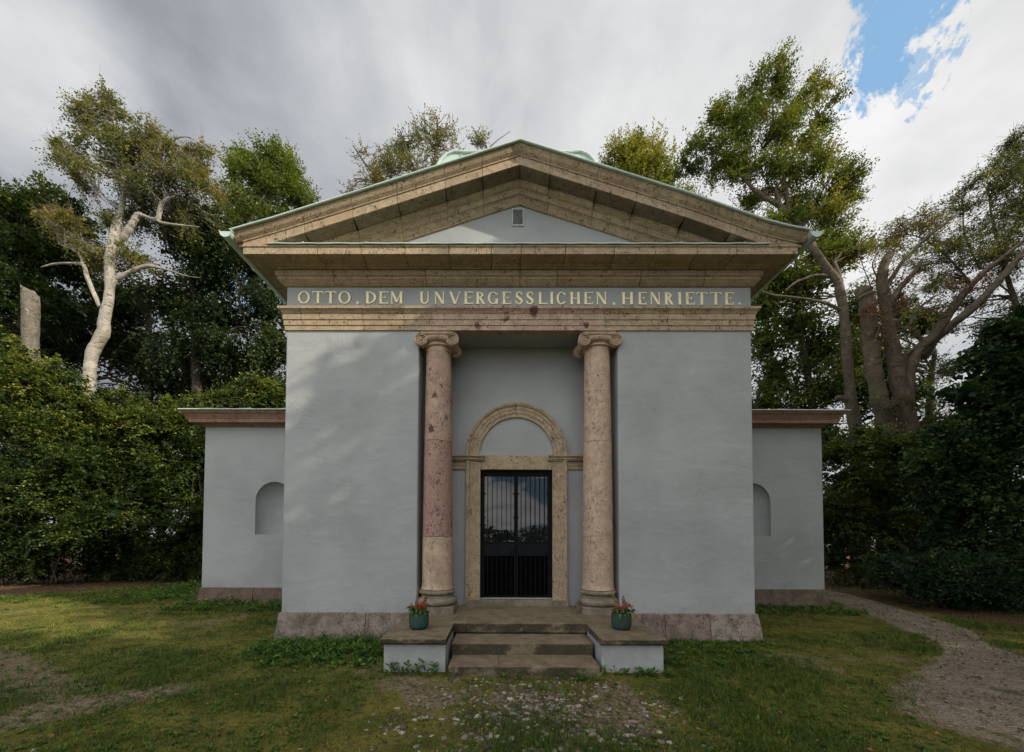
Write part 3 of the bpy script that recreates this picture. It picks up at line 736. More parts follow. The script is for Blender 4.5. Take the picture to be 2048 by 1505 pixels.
M_WCORN = m_stone('dark_red_cornice_stone', (.30, .19, .135), (.12, .07, .05), (.27, .12, .09), 1.0, .6)
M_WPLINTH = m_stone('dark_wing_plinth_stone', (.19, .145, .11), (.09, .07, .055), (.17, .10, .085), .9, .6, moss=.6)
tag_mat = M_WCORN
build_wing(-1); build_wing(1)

# ------------------------------------------------------------------ inscription, cut letter by letter
def build_letters():
    TK, TN, SF = .185, .075, .055                     # thick, thin, serif height (in cap heights)
    def stem(x, w, z0=0, z1=1, sl=1, sr=1, top=True, bot=True):
        P = [[(x, z0), (x + w, z0), (x + w, z1), (x, z1)]]; e = .075
        if bot: P.append([(x - e * sl, z0), (x + w + e * sr, z0), (x + w + .01, z0 + SF), (x - .01, z0 + SF)])
        if top: P.append([(x - .01, z1 - SF), (x + w + .01, z1 - SF), (x + w + e * sr, z1), (x - e * sl, z1)])
        return P
    def ring(cx, cz, a, b, t0, t1, tk=TK, tn=TN, n=26):
        Q = []
        for k in range(n):
            q = []
            for tt, o in ((t0 + (t1 - t0) * k / n, 0), (t0 + (t1 - t0) * (k + 1) / n, 0)):
                q.append((cx + a * math.cos(tt), cz + b * math.sin(tt))); q.append((cx + (a - tk) * math.cos(tt), cz + (b - tn) * math.sin(tt)))
            Q.append([q[0], q[2], q[3], q[1]])
        return Q
    def diag(x0, z0, x1, z1, w): return [[(x0 - w / 2, z0), (x0 + w / 2, z0), (x1 + w / 2, z1), (x1 - w / 2, z1)]]
    def serif(x, z, e=.10):   # horizontal serif bar centred at x
        s = SF * .8; return [[(x - e, z), (x + e, z), (x + e, z + s), (x - e, z + s)]]
    def ribbon(pts, ws):
        P = np.array(spline(pts, 40)); Wd = np.interp(np.linspace(0, 1, 40), np.linspace(0, 1, len(ws)), ws)
        T = nrm(np.gradient(P, axis=0)); N = np.stack([-T[:, 1], T[:, 0]], 1); a = P + N * Wd[:, None] / 2; b = P - N * Wd[:, None] / 2
        return [[tuple(a[k]), tuple(a[k + 1]), tuple(b[k + 1]), tuple(b[k])] for k in range(39)]
    def glyph(ch, w):
        if ch == 'O': return ring(w / 2, .5, w / 2, .51, 0, 2 * PI, TK * .9, TN, 44)
        if ch == 'C' or ch == 'G':
            P = ring(w * .53, .5, w * .53, .51, .62, 2 * PI - (.62 if ch == 'C' else .42), TK * .9, TN, 36)
            P += [[(w * .93, .66), (w * .985, .66), (w * .985, .95), (w * .955, .95)]]
            if ch == 'C': P += [[(w * .955, .06), (w * .985, .06), (w * .985, .30), (w * .95, .26)]]
            else: P += stem(w - TK * .9, TK * .9, .02, .42, .9, .5, True, False)
            return P
        if ch == 'D': return stem(.06, TK) + [q for q in ring(.06 + TK * .5, .5, w - .06 - TK * .5, .5, -PI / 2, PI / 2, TK, TN)]
        if ch == 'T': return stem(w / 2 - TK / 2, TK, 0, 1, 1, 1, False) + [[(.02, 1 - TN), (w - .02, 1 - TN), (w - .02, 1), (.02, 1)], [(0, .80), (.035, .80), (.09, .95), (.0, 1)], [(w, .80), (w, 1), (w - .09, .95), (w - .035, .80)]]
        if ch == 'E' or ch == 'L' or ch == 'I':
            if ch == 'I': return stem(w / 2 - TK / 2, TK)
            P = stem(.06, TK, 0, 1, 1, .2, ch == 'L' or True) + [[(.1, 0), (w, 0), (w, TN), (.1, TN)], [(w - .03, 0), (w + .01, 0), (w + .02, .22), (w - .01, .22)]]
            if ch == 'E': P += [[(.1, 1 - TN), (w, 1 - TN), (w, 1), (.1, 1)], [(w - .03, 1), (w - .01, .80), (w + .02, .80), (w + .01, 1)], [(.1, .49), (w * .72, .49), (w * .72, .49 + TN * .8), (.1, .49 + TN * .8)], [(w * .70, .40), (w * .75, .40), (w * .75, .64), (w * .70, .64)]]
            return P
        if ch == 'H':
            a, b = .06 + TK, w - .06 - TK; c = (a + b) / 2
            return stem(.06, TK) + stem(w - .06 - TK, TK) + [[(a - .02, .47), (c - .08, .47), (c - .08, .54), (a - .02, .54)], [(c + .08, .47), (b + .02, .47), (b + .02, .54), (c + .08, .54)], [(c - .09, .54), (c - .08, .47), (c, .38), (c, .46)], [(c, .46), (c, .38), (c + .08, .47), (c + .09, .54)]]
        if ch == 'N': return stem(.07, TN, 0, 1, 1, 1, False) + stem(w - .07 - TN, TN, 0, 1, 1, 1, True, False) + diag(.12, 1, w - .12, 0, TK * 1.15) + serif(.06, .955, .09)
        if ch == 'M':
            c = w * .5; return stem(.06, TN, 0, 1, 1, 1, False) + stem(w - .06 - TK, TK, 0, 1, 1, .8, True) + diag(.13, 1, c, .12, TK) + diag(c, .12, w - .14, 1, TN) + serif(.06, .955, .08)
        if ch == 'V': return diag(.12, 1, w * .52, 0, TK * 1.05) + diag(w * .53, 0, w - .10, 1, TN) + serif(.12, .955, .13) + serif(w - .10, .955, .10)
        if ch == 'U':
            P = stem(.06, TK, .36, 1, 1, 1, True, False) + stem(w - .07 - TN, TN, .36, 1, 1, 1, True, False); cx = (.06 + w - .07) / 2; a = cx - .06
            n = 24
            for k in range(n):
                q = []
                for t_ in (PI + PI * k / n, PI + PI * (k + 1) / n):
                    f = (t_ - PI) / PI; tk = TK + (TN - TK) * f
                    q += [(cx + a * math.cos(t_), .38 + .39 * math.sin(t_)), (cx + (a - tk) * math.cos(t_), .38 + (.39 - TN * 1.2) * math.sin(t_))]
                P.append([q[0], q[2], q[3], q[1]])
            return P
        if ch == 'R':
            P = stem(.06, TK); c = .06 + TK * .6
            P += ring(c, .745, w * .86 - c, .255, -PI / 2, PI / 2, TK * .95, TN, 18) + ribbon([(c + .16, .50), (w * .66, .30), (w * .86, .06), (w + .02, .03)], [TK * .9, TK, TK * .85, TN])
            return P
        if ch == 'S':
            return ribbon([(w * .84, .78), (w * .72, .935), (w * .45, .965), (w * .20, .82), (w * .30, .60), (w * .62, .45), (w * .86, .24), (w * .62, .04), (w * .32, .045), (w * .12, .24)], [TN, TN, TN * 1.3, TK * .8, TK, TK * 1.05, TK * .85, TN * 1.2, TN, TN]) + [[(w * .86, .68), (w * .90, .68), (w * .90, .98), (w * .86, .98)], [(w * .06, .02), (w * .10, .02), (w * .10, .32), (w * .06, .32)]]
        if ch == '.': return ring(.09, .09, .09, .09, 0, 2 * PI, .0899, .0899, 16)
        if ch == ',': return ring(.10, .08, .09, .09, 0, 2 * PI, .0899, .0899, 16) + ribbon([(.15, .07), (.13, -.05), (.05, -.13)], [.11, .08, .03])
    A = 4.096
    row = [('O', 150, 247, 0), ('T', 270, 358, 0), ('T', 372, 462, 0), ('O', 482, 580, 0), (',', 627, 648, 0), ('D', 703, 790, 0), ('E', 812, 887, 0), ('M', 908, 1008, 0), ('U', 1145, 1225, 0), ('N', 1265, 1350, 0), ('V', 1385, 1483, 0), ('E', 1508, 1583, 0), ('R', 1605, 1678, 0), ('G', 1703, 1785, 0), ('E', 1820, 1892, 0), ('S', 1925, 1990, 0),
           ('S', 88, 155, 1), ('L', 190, 262, 1), ('I', 283, 307, 1), ('C', 340, 415, 1), ('H', 448, 535, 1), ('E', 562, 635, 1), ('N', 663, 750, 1), (',', 799, 820, 1), ('H', 873, 968, 1), ('E', 1005, 1075, 1), ('N', 1103, 1190, 1), ('R', 1222, 1290, 1), ('I', 1330, 1355, 1), ('E', 1393, 1465, 1), ('T', 1483, 1573, 1), ('T', 1597, 1688, 1), ('E', 1715, 1787, 1), ('.', 1825, 1843, 1)]
    m = MB(); y = 0.0
    for ch, a, b, o in row:
        pa, pb = (560, 1030)[o] + a / A, (560, 1030)[o] + b / A
        f = ((pa + pb) / 2 - 597) / 885
        zt = at(pa, 584 + 2.3 * f, 0)[2]; zb = at(pa, 608 + 2.9 * f, 0)[2]; H = zt - zb
        xa = at(pa, 600, 0)[0]; xb = at(pb, 600, 0)[0]; w = (xb - xa) / H
        if ch == 'I': w = max(w, .34)
        for k, poly in enumerate(glyph(ch, w)):
            yy = -.014 - .00025 * (k % 7)
            ar = sum(poly[i][0] * poly[(i + 1) % len(poly)][1] - poly[(i + 1) % len(poly)][0] * poly[i][1] for i in range(len(poly)))
            if abs(ar) < 1e-7: continue
            if ar < 0: poly = poly[::-1]
            n = len(poly); fr = [(xa + px * H, yy, zb + pz * H) for px, pz in poly]; bk = [(p[0], .004, p[2]) for p in fr]
            m.add(fr + bk, [tuple(range(n))] + [(i, i + n, (i + 1) % n + n, (i + 1) % n) for i in range(n)])
    o = m.build('inscription', M_GOLD, FRIEZE, fix=False); tag(o, 'raised gold capital letters')
build_letters()

# ------------------------------------------------------------------ columns
def build_column(cx, red):
    cy = .17
    col = bpy.data.objects.new('column', None); COL.objects.link(col); col.parent = MAUS; col.location = (cx, cy, 0)
    tag(col, 'column with reddish pitted upper drums and a pale foot drum' if red else 'pale tan column speckled with rust red')
    c = (0, 0, 0)
    m = MB(); m.tone = .3; m.box(-.30, .30, -.30, .30, .40, .552); m.build('base_plinth', M_BASE, col, bevel=.008)
    prof = [(.29, .552), (.300, .556)] + [(.262 + .058 * math.cos(a), .616 + .060 * math.sin(a)) for a in np.linspace(-PI / 2 + .2, PI / 2, 12)] + [(.262, .682), (.262, .688), (.245, .70), (.245, .712), (.258, .722)] + [(.246 + .040 * math.cos(a), .756 + .034 * math.sin(a)) for a in np.linspace(-PI / 2, PI / 2, 10)] + [(.246, .795), (.2, .80)]
    m = MB(); m.tone = .4; m.lathe(prof, c, 64); m.build('base', M_BASE, col, smooth=True)
    def rad(z):
        t = (z - .80) / (4.58 - .80); return .241 - .042 * t ** 1.5
    drums = [(.80, 1.62), (1.62, 3.13), (3.13, 4.575)] if red else [(.80, 1.64), (1.64, 3.13), (3.13, 4.575)]
    for k, (z0, z1) in enumerate(drums):
        zs = np.linspace(z0 + .003, z1 - .003, 14); pr = [(rad(z0) - .012, z0)] + [(rad(z), z) for z in zs] + [(rad(z1) - .012, z1)]
        if k == 0: pr = [(.258, .80), (.258, .812), (.244, .83)] + [(rad(z), z) for z in zs[1:]] + [(rad(z1) - .01, z1)]
        m = MB(); m.tone = [.42, .86, .62][k] if red else [.2, .50, .34][k]
        m.lathe(pr, c, 64); m.build('shaft_drum', M_RED if red and k > 0 else M_COLTAN, col, smooth=True)
    # ionic capital: neck, bead, egg band, cushion, spiral volutes, side bolsters, abacus
    cp = MB(); cp.tone = .45
    r0 = rad(4.575)
    cp.lathe([(r0 + .002, 4.572), (r0, 4.60), (r0 + .004, 4.625), (r0 + .022, 4.632)] + [(r0 + .018 + .016 * math.cos(a), 4.650 + .016 * math.sin(a)) for a in np.linspace(-PI / 2, PI / 2, 8)] + [(r0 + .016, 4.672), (r0 + .02, 4.685), (r0 + .05, 4.725), (r0 + .058, 4.752), (r0, 4.756)], c, 56)
    fy = .255                                              # half depth of the capital
    vx, vz, vr = .240, 4.712, .102                         # volute eye and radius
    # channel block between the volutes
    n = 24
    for sy in (-1, 1):
        top, bot = [], []
        for k in range(n + 1):
            x = -vx + 2 * vx * k / n; s = 1 - (x / vx) ** 2
            top.append((x, 4.812)); bot.append((x, 4.735 - .012 * s))
        ring = lambda y: [(x, y, z) for x, z in bot] + [(x, y, z) for x, z in reversed(top)]
        cp.loft([ring(sy * (fy - .03)), ring(sy * (fy - .16))])
        cp.box(-vx, vx, min(sy * (fy - .008), sy * (fy - .10)), max(sy * (fy - .008), sy * (fy - .10)), 4.796, 4.814)
        cp.tube([(x, sy * (fy - .018), 4.738 - .012 * (1 - (x / vx) ** 2), .008) for x in np.linspace(-vx + .06, vx - .06, 14)], 6)
        # eggs / flutes under the channel
        for k in range(11):
            x = -.15 + .03 * k; yy = sy * (math.sqrt(max((r0 + .075) ** 2 - x * x, .01)))
            cp.tube([(x * .9, yy * .86, 4.688, .006), (x, yy * .97, 4.712, .0135), (x * 1.02, yy * 1.0, 4.742, .0125), (x * 1.02, yy * .95, 4.775, .006)], 7)
        for sx in (-1, 1):
            ex = sx * vx
            # disc
            dz = [(vr - .006, 0.0), (vr, .02), (vr, .09)]
            rings = []
            for rr, dd in [(.001, .034), (vr - .012, .030), (vr - .006, .016), (vr, .03), (vr, .10)]:
                rings.append([(ex + rr * math.cos(a), sy * (fy - dd), vz + rr * math.sin(a)) for a in np.linspace(0, 2 * PI, 40, endpoint=False)])
            cp.loft(rings)
            sp = []
            for a in np.linspace(0, 2 * PI * 2.6, 84):
                f = a / (2 * PI * 2.6); r = (vr - .012) * (1 - f) ** .82 + .012
                ang = PI / 2 + sx * -a * -1 if False else PI / 2 - sx * -a
                sp.append((ex + r * math.cos(PI / 2 + (-sx) * a), sy * (fy - .016), vz + r * math.sin(PI / 2 + (-sx) * a), .0105 * (1 - .45 * f)))
            cp.tube(sp, 6)
            cp.lathe([(.001, 0), (.02, .0), (.0, .0)], (0, 0, 0), 3) if False else None
            cp.tube([(ex, sy * (fy - .03), vz, .020), (ex, sy * (fy - .008), vz, .016), (ex, sy * fy, vz, .004)], 10)
    for sx in (-1, 1):                                      # bolsters
        P = []
        for y in np.linspace(-fy + .03, fy - .03, 21):
            u = abs(y) / (fy - .03); P.append((sx * vx, y, vz, .058 + .042 * u ** 1.6 + (.010 if abs(y) < .02 else 0)))
        cp.tube(P, 24)
    ab = [(.225, 4.812), (.240, 4.824), (.246, 4.838), (.258, 4.846), (.258, 4.872)]
    cp.loft([[(-d, -d, z), (d, -d, z), (d, d, z), (-d, d, z)] for d, z in ab])
    cp.build('capital', M_CAP, col, smooth=True)
build_column(-1.28, True); build_column(1.28, False)

# ------------------------------------------------------------------ doorway
def build_doorway():
    sur = bpy.data.objects.new('door_surround', None); COL.objects.link(sur); sur.parent = MAUS
    yf = RY
    for s in (-1, 1):
        m = MB(); prof = [(.622, .0), (.622, .052), (.70, .052), (.702, .058), (.76, .058), (.762, .064), (.80, .066), (.815, .085), (.868, .085), (.868, .0)]
        for z0, z1, tn in ((.56, .80, .5), (.802, 3.03, .3)):
            m.tone = tn; m.loft([[(s * x, yf - d, z) for x, d in prof] for z in (z0, z1)])
        m.tone = .2; m.loft([[(s * x, yf - d - .012, z) for x, d in [(.618, 0), (.618, .06), (.85, .085), (.878, .085), (.878, 0)]] for z in (.44, .56)])
        m.build('jamb', M_TAN, sur, bevel=.002)
        # impost moulding and the string course below it, running back to the porch wall
        m = MB(); m.tone = .55
        im = [(.0, 2.925), (.070, 2.928), (.082, 2.945), (.095, 2.952), (.100, 2.975), (.125, 2.998), (.130, 3.002), (.130, 3.026), (.0, 3.03)]
        pr = [(d + .012, z) for d, z in im]
        xa, xb = s * .585, s * (REC - .0)
        m.loft([[(xa - s * (d * .35), yf - d, z) for d, z in pr], [(xb, yf - d, z) for d, z in pr]])
        m.loft([[(s * .871, yf - d, z) for d, z in [(0, 2.79), (.03, 2.79), (.03, 2.85), (.04, 2.853), (.04, 2.924), (0, 2.924)]], [(s * REC, yf - d, z) for d, z in [(0, 2.79), (.03, 2.79), (.03, 2.85), (.04, 2.853), (.04, 2.924), (0, 2.924)]]])
        m.build('impost', M_TAN, sur, bevel=.002)
    m = MB(); m.tone = .35; m.box(-.621, .621, yf - .050, yf + .05, 2.785, 3.029); m.build('lintel', M_TAN, sur, bevel=.003)
    m = MB(); m.tone = .2; m.box(-.86, .86, yf - .10, yf + .34, .40, .545); m.build('door_sill', M_BASE, sur, bevel=.01)
    m = MB(); prof = [(.640, .0), (.640, .040), (.700, .040), (.702, .050), (.765, .050), (.767, .060), (.815, .060), (.822, .075), (.850, .09), (.875, .092), (.875, .0)]
    js = [0, .36, .74, 1.16, 1.57, 1.98, 2.40, 2.78, PI]
    for k in range(len(js) - 1):
        m.tone = rng.uniform(.2, .6)
        m.loft([[(r * math.cos(a), yf - d, 3.031 + r * 1.043 * math.sin(a)) for r, d in prof] for a in np.linspace(js[k] + (.003 if k else 0), js[k + 1] - (.003 if k < len(js) - 2 else 0), 9)])
    m.build('archivolt', M_TAN, sur, bevel=.002)
    # double door: iron frame, glass, bars
    dr = bpy.data.objects.new('door', None); COL.objects.link(dr); dr.parent = MAUS; tag(dr, 'glazed double door behind black iron bars')
    y = yf + .085; z0, z1 = .552, 2.786
    f = MB()
    for a in ((-.639, -.585, z0, z1), (.585, .639, z0, z1), (-.585, .585, z1 - .075, z1)): f.box(a[0], a[1], y, y + .06, a[2], a[3])
    f.build('door_frame', M_IRON, dr, bevel=.003)
    for s in (-1, 1):
        xa, xb = (-.583, -.006) if s < 0 else (.006, .583); zt = z1 - .078
        lf = bpy.data.objects.new('door_leaf', None); COL.objects.link(lf); lf.parent = dr
        m = MB()
        for a in ((xa, xa + .028, z0 + .02, zt), (xb - .028, xb, z0 + .02, zt), (xa + .028, xb - .028, zt - .02, zt), (xa + .028, xb - .028, z0 + .02, z0 + .045), (xa + .028, xb - .028, 1.515, 1.535), (xa + .028, xb - .028, 1.285, 1.30)): m.box(a[0], a[1], y + .004, y + .05, a[2], a[3])
        m.build('leaf_frame', M_IRON, lf, bevel=.002)
        g = MB(); g.box(xa + .029, xb - .029, y + .03, y + .038, 1.536, zt - .021); g.build('glass_pane', M_GLASS, lf); g = MB(); g.box(xa + .029, xb - .029, y + .031, y + .039, z0 + .046, 1.284); g.build('lower_panel', M_LOWPANEL, lf)
        p = MB(); p.box(xa + .029, xb - .029, y + .012, y + .03, 1.301, 1.514); p.build('kick_panel', M_DARKPANEL, lf, bevel=.002)
        for k in range(6):
            x = xa + .028 + (xb - xa - .056) * (k + .68) / 6.35; b = MB()
            b.box(x - .0055, x + .0055, y - .012, y + .002, 1.50, zt + .005); b.box(x - .0055, x + .0055, y - .012, y + .002, z0 + .03, 1.31); b.build('bar', M_IRON, lf)
        for z in (1.56, 1.96, 2.38):
            for x in (xa + .02, xb - .02): c = MB(); c.box(x - .028, x + .028, y - .014, y + .003, z - .009, z + .009); c.build('clip', M_IRON, lf)
        for x in (xa + .15, xb - .15): c = MB(); c.box(x - .02, x + .02, y - .014, y + .02, zt - .018, zt + .012); c.build('clip', M_IRON, lf)
        h = MB(); xc = -.075 if s < 0 else .075; h.box(xc - .035, xc + .035, y - .004, y + .012, 1.325, 1.495); h.tube([(xc, y - .004, 1.42, .009), (xc, y - .035, 1.42, .009)], 8); h.build('lock', M_DARKPANEL, lf, bevel=.003)
    m = MB(); m.box(-.63, .63, y - .01, y + .07, .545, .556); m.build('threshold_strip', M_WHITE, dr)
build_doorway()

# ------------------------------------------------------------------ steps and the two pedestal blocks
def worn_box(m, x0, x1, y0, y1, z0, z1, seed=0, amp=.006, n=18):
    """Stone slab with a worn, rounded front edge."""
    r2 = random.Random(seed); xs = np.linspace(x0, x1, n); rings = []
    for x in xs:
        a, b = r2.uniform(-amp, amp), r2.uniform(-amp, amp)
        rings.append([(x, y1, z0), (x, y0 + .030, z0), (x, y0 + .022, z0 + .016), (x, y0 + a * .5 + .004, z0 + .024), (x, y0 + a, z1 - .014), (x, y0 + .003 + a, z1 - .005 + b * .2), (x, y0 + .012 + a, z1 + b * .4), (x, y0 + .10, z1 + b * .25), (x, y1, z1)])
    m.loft(rings)
st = thing('stone_steps', 'three worn mossy stone steps leading up to the door', 'steps', (0, -1.6, 0))
def child(o, p): o.parent = p; o.matrix_parent_inverse = Matrix.Translation(-Vector(p.location)); return o
m = MB(); m.tone = .3; worn_box(m, -.735, .755, -.715, -.2, .300, .445, 1); m.tone = .6; worn_box(m, -.905, -.740, -.71, -.2, .298, .443, 2, n=4); m.tone = .7; worn_box(m, .760, .90, -.71, -.2, .298, .443, 3, n=4)
m.tone = .45; m.box(-.975, .975, -.196, .72, .30, .442); m.tone = .5; m.box(-1.568, -.978, -.13, .70, .30, .440); m.box(.978, 1.568, -.13, .70, .30, .440)
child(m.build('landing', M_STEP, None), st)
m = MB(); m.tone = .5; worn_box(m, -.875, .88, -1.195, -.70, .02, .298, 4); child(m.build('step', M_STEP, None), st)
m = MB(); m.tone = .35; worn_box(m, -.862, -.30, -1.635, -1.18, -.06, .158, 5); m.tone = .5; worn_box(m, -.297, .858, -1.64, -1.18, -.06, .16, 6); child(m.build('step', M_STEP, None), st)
for s in (-1, 1):
    pd = thing('stair_pedestal', 'plastered pedestal block with a brown stone slab left of the steps' if s < 0 else 'plastered pedestal block with a black edged slab to the right of the steps', 'pedestal', (s * 1.29, -.8, 0), 'pedestal blocks beside the steps')
    m = MB(); m.box(min(s * .918, s * 1.645), max(s * .918, s * 1.645), -1.48, -.05, -.08, .372); child(m.build('block', M_PLASTER, None, bevel=.008), pd)
    m = MB(); m.tone = .3 if s < 0 else .75; x0, x1 = (-1.665, -.905) if s < 0 else (.895, 1.665)
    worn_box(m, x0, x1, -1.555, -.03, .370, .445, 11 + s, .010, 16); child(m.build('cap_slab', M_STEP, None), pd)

# ------------------------------------------------------------------ flower pots
def build_pot(px, py, seed, label, sticks, flowers):
    r2 = random.Random(seed); pz = .445
    t = thing('flower_pot', label, 'flower pot', (px, py, pz), 'green pots of red flowers on the pedestals')
    m = MB(); prof = [(.0, .0), (.085, .001), (.105, .012), (.122, .05), (.127, .11), (.125, .17), (.121, .195), (.124, .203), (.118, .208), (.110, .203), (.110, .17), (.0, .17)]
    rings = []
    for r, z in prof: rings.append([((r + .0005) * math.cos(a), (r + .0005) * math.sin(a), z) for a in np.linspace(0, 2 * PI, 40, endpoint=False)])
    m.loft(rings); m.build('pot', M_POT, t, smooth=True)
    m = MB(); m.lathe([(.0005, .186), (.09, .183), (.109, .178)], (0, 0, 0), 24, False); m.build('soil', M_SOIL, t)
    for q in sticks:
        m = MB(); P = spline(q, 12); P = [(p[0] + r2.uniform(-.004, .004), p[1], p[2], p[3] * r2.uniform(.85, 1.15)) for p in P]
        rings = []
        for p in P:
            th = 1.7; rings.append([(p[0] + p[3] * math.cos(a), p[1] + p[3] * .45 * math.sin(a), p[2]) for a in np.linspace(0, 2 * PI, 9, endpoint=False)])
        m.loft(rings); m.build('bark_strip', M_BARKCHIP, t)
    V, F = [], []
    def leaf(c, d, L, wd, up):
        c = np.array(c); d = nrm(np.array(d)); n = nrm(np.cross(d, np.cross(np.array(up), d)) + 1e-6); w = np.cross(d, n); b = len(V)
        for f, g, h in ((0, 0, 0), (.25, .42, .02), (.6, .5, .03), (.9, .25, .0), (1, 0, -.03), (.9, -.25, .0), (.6, -.5, .03), (.25, -.42, .02)):
            V.append(tuple(c + d * L * f + w * wd * g + n * h * 1.0))
        F.append(tuple(range(b, b + 8)))
    for k in range(60):
        a = r2.uniform(0, 2 * PI); r = r2.uniform(.0, .11); z = r2.uniform(.19, .27); el = r2.uniform(-.3, .6)
        leaf((r * math.cos(a), r * math.sin(a), z), (math.cos(a), math.sin(a), el), r2.uniform(.045, .085), r2.uniform(.035, .06), (0, 0, 1))
    mm = MB(); mm.v = V; mm.f = F; mm.t = [.5] * len(V); mm.build('leaves', M_LEAFPOT, t, fix=False)
    for (fx, fz) in flowers:
        fy = r2.uniform(-.09, .02); m = MB()
        for k in range(5):
            a = 2 * PI * k / 5 + r2.random(); c = (fx + .014 * math.cos(a), fy + r2.uniform(-.008, .008), fz + .012 * math.sin(a))
            m.lathe([(.001, -.005), (.0075, -.003), (.009, .0015), (.005, .005), (.001, .006)], c, 7)
        m.tube([(fx, fy, fz, .003), (fx * .8, fy * .7, .2, .003)], 5); m.build('flower', M_PETAL, t)
build_pot(-1.323, -1.04, 3, 'green glazed pot of red flowers with a long pale bark strip, left of the steps',
          [[(-.045, .02, .18, .018), (-.035, .02, .32, .020), (-.028, .02, .42, .014), (-.022, .02, .50, .014), (-.03, .02, .535, .006)], [(.035, .02, .18, .022), (.05, .02, .30, .024), (.085, .02, .39, .024), (.088, .02, .41, .018)]],
          [(-.10, .265), (-.075, .29), (-.055, .285), (-.10, .31), (-.02, .275), (.015, .285), (.02, .31), (.065, .285), (.08, .30), (.05, .345), (.10, .315), (.055, .295)])
build_pot(1.287, -1.03, 5, 'green glazed pot with sparse red flowers and two short bark pieces, right of the steps',
          [[(-.03, .03, .18, .034), (-.045, .03, .30, .032), (-.075, .03, .39, .024), (-.10, .03, .44, .014)], [(.045, .02, .18, .026), (.045, .02, .33, .026), (.03, .02, .38, .018), (.035, .02, .425, .012)]],
          [(-.105, .275), (-.05, .285), (-.035, .27), (.01, .295), (.03, .28), (.085, .33), (.10, .315), (.115, .30), (-.01, .265)])
# ------------------------------------------------------------------ foliage and trees
def leaf_quads(P, D, N, L, Wd, fold=.12):
    """Rhombic leaves: base P, direction D, normal N, length L, width Wd."""
    D = nrm(D); Wv = nrm(np.cross(N, D)); Nn = np.cross(D, Wv)
    L = L[:, None]; Wd = Wd[:, None]
    a = P; b = P + D * L * .45 + Wv * Wd * .5 + Nn * Wd * fold; c = P + D * L; d = P + D * L * .45 - Wv * Wd * .5 + Nn * Wd * fold
    return np.stack([a, b, c, d], 1)
def sprays(R, C, D, L, nl, size, droop=.25, flat=1.0, tb=None, asp=.72):
    """Leafy twigs: centre C, direction D, length L; nl leaves each, alternating in a plane."""
    n = len(C); D = nrm(D); up = np.array([0, 0, 1.0]) + R.normal(0, .35, (n, 3)) * (2 - flat); S = nrm(np.cross(D, up) + 1e-6)
    t = (np.arange(nl) + .5) / nl; t = t[None, :] + R.uniform(-.04, .04, (n, nl))
    Lr = (L * R.uniform(.6, 1.3, n))[:, None, None]
    P = C[:, None, :] + D[:, None, :] * (t[..., None] - .35) * Lr; P[..., 2] -= droop * (t ** 2) * Lr[..., 0]
    side = np.where(np.arange(nl) % 2, 1.0, -1.0)[None, :, None]
    LD = D[:, None, :] * .65 + S[:, None, :] * side * .8 + R.normal(0, .4, (n, nl, 3)); LD[..., 2] -= droop * .6
    NN = np.cross(D, S)[:, None, :] * -1 + R.normal(0, .38, (n, nl, 3))
    sz = size * R.uniform(.65, 1.25, (n, nl)) * (1 - .25 * t)
    Q = leaf_quads(P.reshape(-1, 3), LD.reshape(-1, 3), NN.reshape(-1, 3), sz.ravel(), sz.ravel() * asp)
    base = R.uniform(.1, .75, n) if tb is None else tb
    ti = np.clip(base[:, None] + R.normal(0, .13, (n, nl)), 0, 1).ravel()
    return Q, np.repeat(ti, 4)
def quads_obj(name, Q, ti, material, parent):
    V = np.concatenate([q.reshape(-1, 3) for q in Q]); F = np.arange(len(V)).reshape(-1, 4)
    return np_mesh(name, V, F, material, parent, {'tint': np.concatenate(ti)})
def tubes_np(T):
    """Many thin tapering twigs: list of (k,4) arrays -> V, F (5 sided)."""
    V, F, n0 = [], [], 0; ang = np.linspace(0, 2 * PI, 5, endpoint=False)
    for P in T:
        k = len(P); X = P[:, :3]; d = nrm(np.gradient(X, axis=0)); ref = np.where(np.abs(d[:, 2:3]) > .9, np.array([[1.0, 0, 0]]), np.array([[0, 0, 1.0]]))
        u = nrm(np.cross(d, ref)); w = np.cross(d, u)
        R_ = X[:, None] + P[:, 3][:, None, None] * (np.cos(ang)[None, :, None] * u[:, None] + np.sin(ang)[None, :, None] * w[:, None]); V.append(R_.reshape(-1, 3))
        i = n0 + np.arange(k * 5).reshape(k, 5); j = np.roll(i, -1, 1); F.append(np.stack([i[:-1], j[:-1], j[1:], i[1:]], -1).reshape(-1, 4)); n0 += k * 5
    return np.concatenate(V), np.concatenate(F)
def limb(pts, Y, n=26):
    """Pixel polyline (x, y, r_px[, dY]) at distance Y -> world points with radius."""
    out = []
    for p in pts:
        yy = Y + (p[3] if len(p) > 3 else 0); w = at(p[0], p[1], yy); out.append((*w, p[2] * (yy + 6.2) / FPX / math.sqrt(1 + ((p[0] - CX) / FPX) ** 2)))
    return spline(out, n)
LEAVES = [0]
